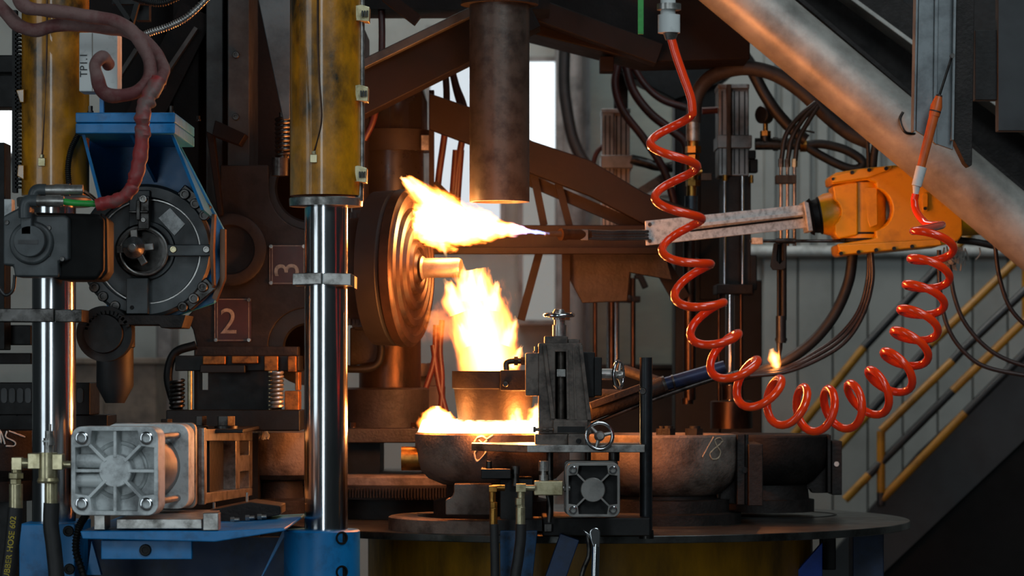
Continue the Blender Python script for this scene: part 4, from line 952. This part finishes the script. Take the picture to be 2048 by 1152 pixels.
def lp(pts, off, th): return B().wpoly([W(x, y, LD(x)+off) for x, y in pts], Vector((0, th, 0)))
t.p('angle_bar', lp([(1290, 442), (1608, 409), (1616, 455), (1292, 491)], 0, .012), aluw, .002)
t.p('angle_bar', lp([(1394, 446), (1606, 423), (1608, 430), (1394, 454)], -.022, .022), aluw, .002)
t.p('slot', lp([(1380, 460), (1606, 433), (1606, 437), (1380, 464)], -.003, .005), black)
t.p('end_plate', lp([(1608, 402), (1617, 405), (1626, 462), (1617, 462)], -.05, .16), aluw, .002)
for y in (449, 482): t.p('screw', screw(1299.5, y, LD(1299), 4), blackp)
for y, r in ((463, 3.6), (470, 3), (477, 3.6)): t.p('gas_tube', B().pt([(x, y+d, LD(x)-.008) for x, d in ((1296, 0), (1250, .5), (1215, 1), (1176, -1))], r), chrome)
def lc(x0, x1, y, r): return B().cyl(W(x0, y, LD(x0)), W(x1, y, LD(x1)), S(r, 8.9))
h = t.p('burner_head', lc(1126, 1178, 469, 11), copper)
t.s(h, 'head_ring', lc(1121, 1130, 469, 12.5), copper)
t.s(h, 'wrench_flat', B().pb(1161, 459, 1177, 481, LD(1170)-.018, .036), dsteel, .002)
t.p('nozzle_tip', B().cyl(W(1090, 468, LD(1090)), W(1122, 468, LD(1122)), S(4, 8.9), S(6, 8.9)), castd)
t.done()
# pilot torch
t = T('pilot_torch', 'slim black pilot torch hanging from a fork with a small flame at its tip', 'torch')
D = 9.68
t.p('torch_tube', B().vc(1567, 480, 640, 6.5, D).vc(1557, 488, 640, 3.5, D), black)
t.p('grip', B().vc(1562, 632, 686, 10.5, D).vc(1562, 676, 682, 12, D), blackp)
t.p('tip', B().lathe(W(1559, 718, D), (0, 0, 1), [(0, S(2.5, D)), (S(10, D), S(3.5, D)), (S(22, D), S(6, D)), (S(34, D), S(6.5, D))], 20), dsteel)
t.p('fork', B().poly([(1548, 486), (1556, 486), (1553, 520), (1560, 528), (1568, 520), (1566, 486), (1574, 486), (1572, 536), (1564, 540), (1546, 540), (1541, 532)], D-.03, .02), black, .002)
t.p('support_rod', B().hc(1500, 1690, 482, 3.2, D-.02).hc(1552, 1590, 482, 5.5, D-.02), dsteel)
t.p('end_block', B().pb(1504, 475, 1526, 488, D-.04, .03), aluw, .002)
t.done()
t = T('tube_manifold', 'three thin tubes clamped in a small coppery block behind the lance bar', 'tube set')
D = 9.74
for (pts, x) in (([(1632, 205), (1600, 232), (1572, 270), (1563, 318)], 1562), ([(1634, 208), (1608, 236), (1584, 276), (1576, 318)], 1575), ([(1636, 212), (1616, 244), (1597, 280), (1590, 322)], 1589)):
    hs = t.p('hose', B().pt([(a, b, D) for a, b in pts], 5), blackp)
    t.s(hs, 'nut', B().hexn(W(x, 318, D), W(x, 334, D), S(6, D)), zinc if x == 1589 else dsteel)
    t.p('tube', B().vc(x, 332, 492, 3.5, D), steel)
t.p('clamp_block', B().pb(1552, 350, 1593, 367, D-.03, .05), copper, .002)
t.done()
# ------------------------------------------------------------------ upright actuators
def tower(name, label, x0, x1, y0, ymid, y1, D, m):
    t = T(name, label, 'actuator'); w = x1-x0
    t.p('profile', B().pb(x0, y0, x0+w*.42, y1, D, .16).pb(x0+w*.42, y0, x1, y1, D+.02, .16), m, .004)
    for f in (.12, .28): t.p('groove', B().pb(x0+w*f-1.2, y0+14, x0+w*f+1.2, y1-4, D-.001, .004), black)
    for f in (.52, .68, .86): t.p('groove', B().pb(x0+w*f-1.4, y0+14, x0+w*f+1.4, y1-4, D+.019, .004), black)
    t.p('top_cap', B().pb(x0-1, y0, x1+1, y0+9, D-.006, .18), m, .003)
    t.p('end_cap', B().pb(x0-2, ymid, x1+6, ymid+26, D-.01, .2), m, .003)
    return t
t = tower('upright_actuator', 'grey extruded upright actuator behind the coiled tube with two lower guide rods', 1437, 1498, 168, 270, 352, 10.2, extr); D = 10.2
t.p('edge_strip', B().pb(1453, 168, 1463, 352, D-.012, .02), copper, .003)
t.p('side_fitting', B().pb(1497, 300, 1512, 318, D, .06).pb(1500, 318, 1516, 345, D+.02, .06), black, .004)
t.p('lower_body', B().pb(1444, 352, 1502, 570, D+.02, .14), castd, .004)
for x, r in ((1449, 4), (1485, 4)): t.p('guide_rod', B().vc(x, 352, 585, r, D-.005), chrome)
t.p('cross_head', B().pb(1434, 568, 1506, 588, D-.03, .2), castd, .004)
t.p('cap_screw', B().vc(1450, 350, 362, 5, D-.01).vc(1503, 350, 366, 4, D), brass)
t.p('valve_block', B().pb(1500, 510, 1514, 580, D+.02, .08).pb(1494, 575, 1508, 590, D, .08), black, .004)
for x, r in ((1460, 9), (1482, 4.5), (1438, 4)): t.p('piston_rod', B().vc(x, 586, 812, r, D+.02), chrome if r > 5 else copper)
t.p('seat', B().vc(1462, 770, 800, 18, D+.02).lathe(W(1463, 857, D+.02), (0, 0, 1), [(0, S(42, D)), (S(54, D), S(42, D)), (S(56, D), S(38, D)), (S(56, D), 0)], 48), copper)
t.done()
t = tower('upright_actuator', 'small pale extruded upright actuator with three thin rods beyond the brown truss', 1204, 1260, 217, 310, 480, 10.9, pm('pale_profile', (150, 146, 144), .4, .4, (120, 114, 110))); D = 10.9
t.p('lower_body', B().pb(1206, 480, 1262, 600, D+.03, .12), castd, .004)
t.p('hanger_plate', B().pb(1228, 130, 1256, 220, D+.05, .05), castd, .003)
t.p('cross_head', B().pb(1223, 592, 1281, 604, D-.03, .12).hc(1255, 1262, 598, 8, D-.04), castd, .003)
t.p('guide_rod', B().vc(1266, 556, 745, 5.2, D-.02), copper)
t.p('guide_rod', B().vc(1190, 604, 745, 4.5, D), copper)
t.p('piston_rod', B().vc(1223, 600, 745, 7, D+.0), copper)
t.p('piston_rod', B().vc(1233, 600, 745, 6, D+.05).vc(1217, 600, 745, 4, D+.05), chrome)
t.p('valve', B().pbeam(1266, 520, 1292, 576, 12, D-.05, .05).pbeam(1272, 556, 1310, 498, 10, D-.05, .05).pb(1262, 505, 1284, 545, D-.04, .05), black, .004)
t.p('side_pipe', B().pt([(1262, 318, D), (1290, 326, D), (1318, 334, D), (1345, 334, D)], 10, lump=.3).pbeam(1280, 385, 1335, 350, 18, D, .06), dsteel)
t.done()
t = T('machine_column', 'black machine column behind the coiled tube and upright actuator', 'column')
D = 10.9
t.p('plate', B().pb(1350, 100, 1440, 1300, D, .2).pb(1440, 560, 1524, 1300, D+.02, .2).pb(1400, 350, 1440, 600, D-.02, .1), black, .005)
t.p('head', B().poly([(1225, 120), (1490, 90), (1515, 128), (1475, 140), (1440, 168), (1350, 200), (1225, 135)], D-.04, .2), black, .005)
t.done()
t = T('gas_pipe', 'heat tinted vertical gas pipe with brass valve and orange lever', 'pipe')
D = 9.9
t.p('sleeve', B().vc(1386, 236, 282, 14, D), steel)
for y0, y1, r in ((306, 293, 16), (322, 310, 13), (372, 360, 15)): t.p('nut', B().hexn(W(1386, y0, D), W(1386, y1, D), S(r, D)), brass)
t.p('stay', B().cyl(W(1382, 520, D), W(1396, 520, 10.87), S(5, D)), dsteel)
t.p('valve_neck', B().vc(1386, 280, 296, 11, D), brass)
t.p('valve_neck', B().vc(1383, 370, 395, 10, D), brass)
t.p('valve_body', B().vc(1384, 320, 362, 12, D).hc(1390, 1404, 343, 8, D-.02), brass)
lv = t.p('lever', B().pb(1402, 346, 1424, 361, D-.04, .02), copper, .002)
t.p('pipe', B().vc(1382, 392, 455, 13, D), pm('blue_grey_pipe', (74, 84, 92), .7, .34, (50, 54, 58), ns=14))
t.p('pipe', B().vc(1379, 450, 800, 12.5, D), copper)
t.p('pipe_end', B().vc(1375, 796, 808, 12, D), copper)
t.done()
t = T('pressure_gauge', 'round black pressure gauge on a brass stem above the tee pipe', 'gauge')
D = 10.23
t.p('case', B().lathe(W(1535, 230, D), (-.75, -.66, 0), [(0, S(18, D)), (.03, S(18, D)), (.034, S(16, D)), (.03, S(15, D)), (.03, 0)], 36), blackp)
t.p('stem', B().vc(1531, 248, 264, 5, D).hexn(W(1531, 276, D), W(1531, 262, D), S(11, D)), brass)
t.p('tee_pipe', B().hc(1510, 1610, 288, 12, D).vc(1531, 272, 290, 11, D).hc(1546, 1556, 288, 14, D), dsteel)
t.p('ring', B().hc(1590, 1596, 289, 15, D).hc(1600, 1612, 290, 14, D), brass)
t.p('tap', B().pt([(1598, 262, D), (1612, 262, D), (1629, 265, D)], 2), copper)
t.done()
# black hoses
def bh(pts, r, D, lab, m=None, g=None, nm='black_hose', cat='hose'): return solo(nm, B().pt([(x, y, D) for x, y in pts], r, seg=14), m or rubber, lab, cat, g)
bh([(1387, 245), (1390, 205), (1404, 172), (1434, 148), (1490, 136), (1548, 148), (1602, 182), (1655, 232), (1698, 266), (1740, 285)], 15, 9.9, 'thick dusty black hose arching from the gas pipe to the big duct', pm('dusty_rubber', (44, 38, 36), 0, .6, (30, 26, 25), ns=30, bump=.3))
bh([(1506, 145), (1530, 190), (1556, 228), (1588, 262), (1612, 280)], 12, 10.15, 'straight black hose passing behind the pressure gauge')
bh([(1606, 292), (1640, 288), (1680, 296), (1710, 310), (1726, 326), (1712, 338), (1684, 332), (1640, 310), (1606, 288)], 9, 10.23, 'black hose loop curling back to the tee pipe')
for (pts, r, lab) in (([(1236, 124), (1230, 172), (1246, 222), (1290, 280), (1330, 345), (1352, 420)], 8, 'dark hose sweeping down past the pale upright actuator'), ([(1250, 124), (1266, 180), (1300, 226), (1345, 262), (1372, 290), (1370, 350)], 9, 'thick dark hose sweeping down to the gas pipe'), ([(1262, 125), (1290, 170), (1325, 200), (1372, 216)], 7, 'short dark hose bending across to the gas pipe'), ([(1258, 345), (1240, 348)], 6, 'stub of dark hose'), ([(1345, 262), (1310, 264), (1278, 262)], 5, 'thin dark hose linking two sweeping hoses'), ([(1208, 290), (1194, 305), (1186, 330), (1186, 352)], 5, 'thin red hose hugging the pale upright actuator')):
    if 'stub' in lab or 'linking' in lab: continue
    bh(pts, r, 10.93 if 'hugging' in lab else 10.8, lab, rhose, 'dark hoses near the pale actuator', 'dark_hose')
bh([(1138, -60), (1128, 140), (1134, 220), (1150, 290), (1184, 350)], 12, 12.0, 'thick dark hose hanging before the grey pillar')
bh([(1404, 222), (1420, 221), (1437, 220)], 7, 10.25, 'short red hose entering the upright actuator', rhose, None, 'red_hose')
bh([(1734, 270), (1736, 300), (1737, 350)], 4, 9.7, 'thin black hose rising from the robot housing')
bh([(1752, 285), (1748, 310), (1745, 350)], 8, 9.7, 'thicker black hose rising from the robot housing')
bh([(1706, 500), (1698, 560), (1674, 620), (1640, 668), (1600, 704), (1556, 730), (1500, 748), (1440, 762)], 11, 9.7, 'thick black hose drooping below the robot to the boom')
for i, (dx, dy) in enumerate(((0, 0), (5, 6), (10, 14))):
    bh([(1738+dx*.5, 500), (1735+dx, 560), (1718+dx, 620+dy*.4), (1682+dx, 668+dy), (1632+dx*.6, 704+dy), (1570, 736+dy*.6), (1500, 748+dy*.3)], 4.2, 9.66-.02*i, ('thin black hose, upper strand of the bundle below the robot', 'thin black hose, middle strand of the bundle below the robot', 'thin black hose, lowest strand of the bundle below the robot')[i], pm('shiny_thin_hose_%s' % 'abc'[i], (44, 36, 34), 0, .3), 'thin hoses below the robot', 'thin_hose')
for (pts, lab) in (([(1878, 500), (1880, 580), (1894, 650), (1925, 700), (1975, 735), (2080, 756)], 'thin dark cable, lower of two drooping before the railing'), ([(1899, 530), (1908, 590), (1930, 646), (1972, 694), (2020, 722), (2090, 742)], 'thin dark cable, upper of two drooping before the railing'), ([(1990, 490), (1998, 550), (2015, 605), (2040, 640), (2080, 670)], 'thin dark cable emerging from beneath the big duct')):
    bh(pts, 4.4, 9.6, lab, pm('brown_black_cable', (48, 36, 34), 0, .4), 'cables before the railing', 'cable', 'cable')
b = B()
for i in range(26):
    x = 1918+random.gauss(0, 22); y = 492+random.random()*10; l = 12+random.random()*34
    b.pt([(x, y, 9.78), (x+random.uniform(-6, 6), y+l*.5, 9.78), (x+random.uniform(-8, 8), y+l, 9.78)], 1.6, seg=5, sub=3, lump=.5)
for i in range(8): b.pt([(1894+random.uniform(-6, 6), 515+random.uniform(-6, 14), 9.74), (1900+random.uniform(-8, 8), 526+random.uniform(-6, 12), 9.72)], 6, seg=7, sub=3, lump=.6)
solo('frayed_wool', b, wool, 'frayed grey insulation wool hanging from the robot joint', 'insulation', kind='stuff')
bh([(1915, 480), (1950, 484), (1990, 492), (2060, 505)], 7, 9.8, 'black cable leaving the robot joint under the big duct')
# ------------------------------------------------------------------ duct, beams
t = T('sloping_duct', 'large sloping galvanised duct lit orange along its underside', 'duct')
t.p('tube', B().cyl(W(1385, -90, 9.45), W(2160, 556, 9.45), S(61, 9.45), None, 72), duct)
t.p('hook', B().pt([(1806, 224, 9.34), (1800, 240, 9.34), (1810, 264, 9.34), (1832, 268, 9.36)], 3), dsteel)
t.done()
t = T('sloping_channel', 'dark brown sloping channel beam above the galvanised duct', 'beam')
a = W(1560, -110, 9.75); bq = W(2150, 392, 9.75)
t.p('web', B().beam(a, bq, S(150, 9.75), .03), MATS['dull_grey_plate'] if 0 else castd, .003)
n = Vector((bq.x-a.x, 0, bq.z-a.z)).normalized().cross(Vector((0, 1, 0)))
t.p('upper_flange', B().beam(W(1600, -80, 9.6), W(2170, 338, 9.6), S(9, 9.6), .15), duct, .003)  # pale finish on this flange alone paints its lit edge
t.p('lower_flange', B().beam(W(1520, -70, 9.62), W(2120, 440, 9.62), S(10, 9.6), .12), castd, .003)
t.done()
t = T('vertical_channel', 'grey vertical channel post ending on the sloping duct', 'post')
D = 8.42
gm = pm('cool_grey_steel', (116, 122, 124), .4, .42, (84, 88, 90), ns=8)
t.p('face', B().poly([(1838, -60), (1872, -60), (1868, 284), (1832, 262)], D, .012).poly([(1877, -60), (1910, -60), (1906, 300), (1872, 288)], D+.01, .012), gm, .002)
t.p('rib', B().poly([(1870, -60), (1878, -60), (1874, 290), (1866, 284)], D-.012, .02), gm, .002)
t.p('edge_flange', B().poly([(1833, -60), (1838, -60), (1831, 262), (1827, 262)], D-.02, .06).poly([(1908, -60), (1914, -60), (1908, 280), (1903, 280)], D-.02, .06), gm, .001)
t.p('side_flange', B().poly([(1914, -60), (1950, -60), (1944, 330), (1938, 334), (1930, 326), (1908, 280)], D+.02, .06), castd, .002)
t.done()
t = T('grey_side_post', 'dim grey steel post at the frame edge above the duct', 'post')
t.p('post', B().pb(1996, -60, 2110, 262, 8.7, .05), stairm, .003)
t.p('clip', B().pb(1950, 60, 1996, 200, 8.72, .05), black, .002)
t.done()
t = T('soffit_plate', 'black overhead plate behind the vertical channel', 'plate')
t.p('plate', B().poly([(1560, -120), (2150, -120), (2150, 330), (1960, 180), (1700, -20)], 10.2, .05), black)
t.p('clip', B().pb(1790, -20, 1806, 14, 10.15, .06), copper, .002)
t.done()
# ------------------------------------------------------------------ red coil with fittings
pts = [(1341, 230), (1350, 338), (1360, 445), (1379, 540), (1407, 622), (1440, 690), (1484, 750), (1540, 795), (1600, 816), (1660, 820), (1716, 806), (1766, 772), (1803, 727), (1826, 678), (1841, 630), (1852, 578), (1862, 524), (1868, 468)]
dep = [7.34, 7.355, 7.375, 7.40, 7.43, 7.462, 7.498, 7.536, 7.574, 7.612, 7.648, 7.680, 7.709, 7.734, 7.756, 7.777, 7.797, 7.816]
NS = 24; axisP = catmull([W(x, y, d) for (x, y), d in zip(pts, dep)], NS)
coil = []
for i, p in enumerate(axisP):
    tg = (axisP[min(i+1, len(axisP)-1)]-axisP[max(i-1, 0)]).normalized()
    n = tg.cross(Vector((0, 1, 0))).normalized(); bb = tg.cross(n).normalized()
    ph = -2*PI*i/NS; coil.append(p+(n*math.cos(ph)+bb*math.sin(ph))*.0545)
lead = [W(1343, 78, 7.34), W(1352, 110, 7.34), W(1366, 150, 7.34), W(1382, 196, 7.34)]
tail = [W(1884, 450, 8.15), W(1854, 448, 8.28), W(1834, 425, 8.34), W(1829, 404, 8.36), W(1831, 388, 8.36)]
full = catmull(lead+[coil[0]], 8)[:-1]+coil[:]+catmull([coil[-1]]+tail, 8)[1:]
solo('coiled_air_tube', B().tube(full, .0106, seg=14, sub=1), redh, 'bright red orange coiled air tube sagging across the scene', 'tube')
t = T('hose_coupling', 'silvery quick coupling at the top end of the coiled tube', 'coupling')
D = 7.34
t.p('body', B().vc(1338, 30, 66, 22, D).vc(1336, -60, 32, 15, D), white)
t.p('collar', B().vc(1338, 8, 20, 24, D), steel)
t.p('tube_nut', B().vc(1341, 64, 80, 16, D, 10), steel)
t.done()
solo('green_strap', B().pb(1276, -60, 1287, 68, 7.4, .01), green, 'narrow green strap hanging beside the silvery coupling', 'strap')
t = T('air_gun', 'worn orange handled air tool hanging by a wire before the vertical channel', 'air tool')
D = 8.36
t.p('handle', B().cyl(W(1868, 232, D), W(1842, 334, D), S(10, D), S(8.5, D)).lathe(W(1868, 232, D), W(1878, 192, D)-W(1868, 232, D), [(0, S(11, D)), (S(20, D), S(12, D)), (S(40, D), S(7, D))], 24), orangew)
t.p('cap', B().cyl(W(1870, 224, D), W(1879, 190, D), S(12, D), S(6, D)), pm('charred_wood', (56, 36, 28), 0, .6))
t.p('wire', B().cyl(W(1878, 194, D), W(1904, 112, D), S(2.6, D), None, 8).lathe(W(1904, 112, D), (0, -1, 0), [(0, S(5, D)), (.01, S(5, D)), (.01, 0)], 12), dsteel)
t.p('coupling', B().cyl(W(1843, 334, D), W(1833, 372, D), S(11, D), S(10, D)).cyl(W(1833, 372, D), W(1831, 392, D), S(8, D), S(5, D)), white)
t.done()
# ================================================================== FIRE (volumes that give off light)
def flame_mat(name, prof, R, L, strength, amp, sc, stretch, seed, hot=1.0, edge=.28, k2=.5, blue_root=False, step=.25, dull=False):
    m = bpy.data.materials.new(name); m.use_nodes = True; nt = m.node_tree; N = nt.nodes; K = nt.links
    N.remove(N['Principled BSDF']); out = N['Material Output']
    tc = N.new('ShaderNodeTexCoord'); sep = N.new('ShaderNodeSeparateXYZ'); K.new(tc.outputs['Object'], sep.inputs[0])
    def mth(op, a, b=None, c=None, cl=False):
        n = N.new('ShaderNodeMath'); n.operation = op; n.use_clamp = cl
        for i, v in enumerate((a, b, c)):
            if v is None: continue
            if isinstance(v, (int, float)): n.inputs[i].default_value = v
            else: K.new(v, n.inputs[i])
        return n.outputs[0]
    tt = mth('DIVIDE', sep.outputs['Z'], L)
    mp = N.new('ShaderNodeMapping'); mp.inputs['Scale'].default_value = (sc, sc, sc/stretch); mp.inputs['Location'].default_value = (seed, seed*1.7, seed*.6)
    K.new(tc.outputs['Object'], mp.inputs[0])
    nz = N.new('ShaderNodeTexNoise'); nz.inputs['Scale'].default_value = 1; nz.inputs['Detail'].default_value = 5; nz.inputs['Roughness'].default_value = .55; nz.inputs['Distortion'].default_value = .35
    K.new(mp.outputs[0], nz.inputs['Vector'])
    sp = N.new('ShaderNodeSeparateXYZ'); K.new(nz.outputs['Color'], sp.inputs[0])
    a = mth('MULTIPLY', mth('POWER', mth('MAXIMUM', tt, .001), .7), amp)
    x = mth('ADD', sep.outputs['X'], mth('MULTIPLY', mth('SUBTRACT', sp.outputs['X'], .5), a))
    y = mth('ADD', sep.outputs['Y'], mth('MULTIPLY', mth('SUBTRACT', sp.outputs['Y'], .5), a))
    r = mth('SQRT', mth('ADD', mth('MULTIPLY', x, x), mth('MULTIPLY', y, y)))
    cr = N.new('ShaderNodeValToRGB'); cr.color_ramp.interpolation = 'EASE'
    while len(cr.color_ramp.elements) < len(prof): cr.color_ramp.elements.new(.5)
    for e, (p, v) in zip(cr.color_ramp.elements, prof): e.position = p; e.color = (v, v, v, 1)
    K.new(tt, cr.inputs[0])
    Rr = mth('MULTIPLY', cr.outputs[0], R)
    h = mth('SUBTRACT', 1, mth('DIVIDE', r, mth('MAXIMUM', Rr, .0005)))
    h = mth('ADD', h, mth('MULTIPLY', mth('SUBTRACT', sp.outputs['Z'], .52), mth('MULTIPLY', tt, k2)))
    mr = N.new('ShaderNodeMapRange'); mr.interpolation_type = 'SMOOTHSTEP'; mr.inputs['From Min'].default_value = 0; mr.inputs['From Max'].default_value = edge
    K.new(h, mr.inputs['Value'])
    cc = N.new('ShaderNodeValToRGB'); e = cc.color_ramp.elements
    e[0].position = 0; e[0].color = (1, .16, .012, 1); e[1].position = .75*hot; e[1].color = (1, .80, .46, 1)
    q = e.new(.30*hot); q.color = (1, .36, .055, 1); q = e.new(.5*hot); q.color = (1, .56, .17, 1)
    if dull:
        for el, c_ in zip(cc.color_ramp.elements, ((.5, .04, .004), (.8, .12, .012), (1, .2, .025), (1, .3, .05))): el.color = (*c_, 1)
    K.new(h, cc.inputs[0]); col = cc.outputs[0]
    if blue_root:
        mx = N.new('ShaderNodeMix'); mx.data_type = 'RGBA'
        m2 = N.new('ShaderNodeMapRange'); m2.inputs['From Min'].default_value = .10; m2.inputs['From Max'].default_value = .30; K.new(tt, m2.inputs['Value'])
        K.new(m2.outputs[0], mx.inputs[0]); mx.inputs[6].default_value = (.35, .42, 1, 1); K.new(col, mx.inputs[7]); col = mx.outputs[2]
    em = N.new('ShaderNodeEmission'); K.new(col, em.inputs[0])
    K.new(mth('MULTIPLY', mr.outputs[0], strength), em.inputs[1])
    K.new(em.outputs[0], out.inputs['Volume'])
    try: m.cycles.volume_step_rate = step
    except Exception: pass
    return m
def fire_root(name, label, base):
    o = bpy.data.objects.new(name, None); o.empty_display_size = .05; C.objects.link(o); o.location = base; return tag(o, label, 'flame')
def flame(name, root, base, tip, R, prof, strength, amp, sc, stretch, seed, fat=1.25, squash=1, **k):
    base = Vector(base); tip = Vector(tip); L = (tip-base).length
    m = flame_mat(name+'_fire_%d' % int(seed*10), prof, R, L, strength, amp, sc, stretch, seed, **k)
    pr = [(-.02*L, max(.15, prof[0][1])*R*fat)]+[(p*L, max(.12, v)*R*fat+amp*.5*p) for p, v in prof]
    o = obj(name, B().lathe((0, 0, 0), (0, 0, 1), pr, 24), m); o.parent = root
    o.location = base-root.location; o.rotation_euler = (tip-base).to_track_quat('Z', 'Y').to_euler()
    return o
jr = fire_root('jet_flame', 'white hot jet flame blown from the burner nozzle onto the spinning chuck', W(1093, 467, 9.02))
flame('main_flame', jr, W(1093, 467, 9.02), W(838, 440, 8.82), .094,
      [(0, .05), (.12, .085), (.3, .24), (.55, .60), (.8, .84), (1, .66)], 240, .09, 46, 2.4, 3.1, edge=.26, k2=1.1, blue_root=True)
flame('splash_tongue', jr, W(905, 440, 8.80), W(804, 350, 8.80), .075,
      [(0, .9), (.3, .78), (.6, .50), (.85, .30), (1, .08)], 130, .07, 46, 2.4, 1.3, edge=.35, k2=1.2)
flame('lower_tongue', jr, W(880, 470, 8.80), W(893, 520, 8.80), .030, [(0, .8), (.4, .6), (1, .1)], 60, .04, 50, 2.2, 4.4, edge=.5, k2=1.6)
pr_ = fire_root('pot_flame', 'tall yellow fire rising from the mouth of the casting pot', W(984, 752, 8.55))
flame('main_flame', pr_, W(984, 752, 8.55), W(942, 540, 8.55), .150,
      [(0, .58), (.12, .64), (.35, .64), (.6, .58), (.82, .46), (1, .26)], 62, .13, 42, 3.2, 5.7, edge=.26, k2=2.4, hot=1.2)
for (x0, y0, x1, y1, R, sd) in ((918, 625, 892, 556, .050, 2.2), (934, 600, 924, 528, .036, 3.3), (962, 600, 964, 540, .034, 7.1), (985, 620, 994, 560, .038, 9.3), (1012, 690, 1032, 632, .036, 11.2), (1024, 735, 1044, 690, .028, 12.9), (940, 690, 918, 640, .036, 14.7)):
    flame('flame_tongue', pr_, W(x0, y0, 8.53), W(x1, y1, 8.53), R, [(0, .7), (.3, .85), (.65, .55), (1, .08)], 80, .045, 50, 2.6, sd, edge=.35, k2=1.4, hot=1.1)
sr = fire_root('smoky_flame', 'dull red smoky flame under the chuck', W(912, 668, 8.72))
flame('smoke_puff', sr, W(915, 664, 8.72), W(850, 630, 8.74), .080,
      [(0, .5), (.3, .9), (.7, .9), (1, .2)], 15, .11, 40, 1, 8.4, edge=.9, k2=2.8, dull=True)
# ring of fire on the mould mouth
mr_ = fire_root('mould_fire', 'white hot ring of fire filling the mouth of the casting mould', W(985, 866, 8.6))
for px, y0, py1, dx, R, sd, D, st in ((872, 866, 812, 2, .060, 1.1, 8.50, 130), (900, 868, 824, -6, .034, 2.4, 8.46, 120), (1066, 866, 806, 8, .030, 7.2, 8.5, 110), (1034, 850, 816, 4, .020, 4.8, 8.42, 90), (1026, 846, 826, -2, .014, 5.5, 8.42, 80)):
    flame('flame_tongue', mr_, W(px, y0, D), W(px+dx, py1, D), R, [(0, .8), (.35, 1), (.7, .8), (1, .25)], st, .05, 40, 1.4, sd, edge=.3, k2=1.3)
m = bpy.data.materials.new('mould_fire'); m.use_nodes = True; nt = m.node_tree; N = nt.nodes; N.remove(N['Principled BSDF'])
em = N.new('ShaderNodeEmission'); em.inputs[0].default_value = (1, .66, .28, 1)
tc = N.new('ShaderNodeTexCoord'); nz = N.new('ShaderNodeTexNoise'); nz.inputs['Scale'].default_value = 34; nz.inputs['Detail'].default_value = 4
sp = N.new('ShaderNodeSeparateXYZ'); nt.links.new(tc.outputs['Object'], nz.inputs['Vector']); nt.links.new(tc.outputs['Object'], sp.inputs[0])
ad = N.new('ShaderNodeMath'); ad.operation = 'MULTIPLY_ADD'; ad.inputs[1].default_value = -.045; nt.links.new(nz.outputs['Fac'], ad.inputs[0]); nt.links.new(sp.outputs['Z'], ad.inputs[2])
mr = N.new('ShaderNodeMapRange'); mr.inputs['From Min'].default_value = .006; mr.inputs['From Max'].default_value = .014; mr.inputs['To Min'].default_value = 120; mr.inputs['To Max'].default_value = 0
nt.links.new(ad.outputs[0], mr.inputs['Value']); nt.links.new(mr.outputs[0], em.inputs[1]); nt.links.new(em.outputs[0], N['Material Output'].inputs['Volume'])
try: m.cycles.volume_step_rate = .3
except Exception: pass
o = center(obj('fire_ring', B().lathe(W(985, 864, 8.60), (0, 0, 1), [(0, S(150, 8.6)), (S(26, 8.6), S(140, 8.6)), (S(26, 8.6), S(90, 8.6)), (0, S(88, 8.6))], 48, close=True), m))
o.parent = mr_; o.location = o.location-mr_.location
pf = fire_root('pilot_flame', 'small yellow pilot flame at the tip of the slim torch', W(1557, 738, 9.66))
flame('flame_tongue', pf, W(1557, 742, 9.66), W(1542, 698, 9.66), .026,
      [(0, .25), (.3, .7), (.6, .9), (1, .35)], 90, .02, 50, 1.4, 6.1, edge=.3, k2=.8)
# ------------------------------------------------------------------ thin smoke lit by the fire
m = bpy.data.materials.new('warm_smoke'); m.use_nodes = True; nt = m.node_tree; N = nt.nodes; N.remove(N['Principled BSDF'])
vs = N.new('ShaderNodeVolumeScatter'); vs.inputs['Color'].default_value = (.9, .66, .5, 1); vs.inputs['Density'].default_value = .008; vs.inputs['Anisotropy'].default_value = .2
nt.links.new(vs.outputs[0], N['Material Output'].inputs['Volume'])
b = B(); bmesh.ops.create_icosphere(b.bm, subdivisions=4, radius=1)
b.xf(Matrix.Translation(W(800, 470, 8.8)) @ Matrix.Diagonal((.74, .62, .60, 1)))
o = obj('smoke_haze', b, m, kind='stuff'); tag(o, 'thin warm smoke drifting around the flames and the chuck', 'smoke')
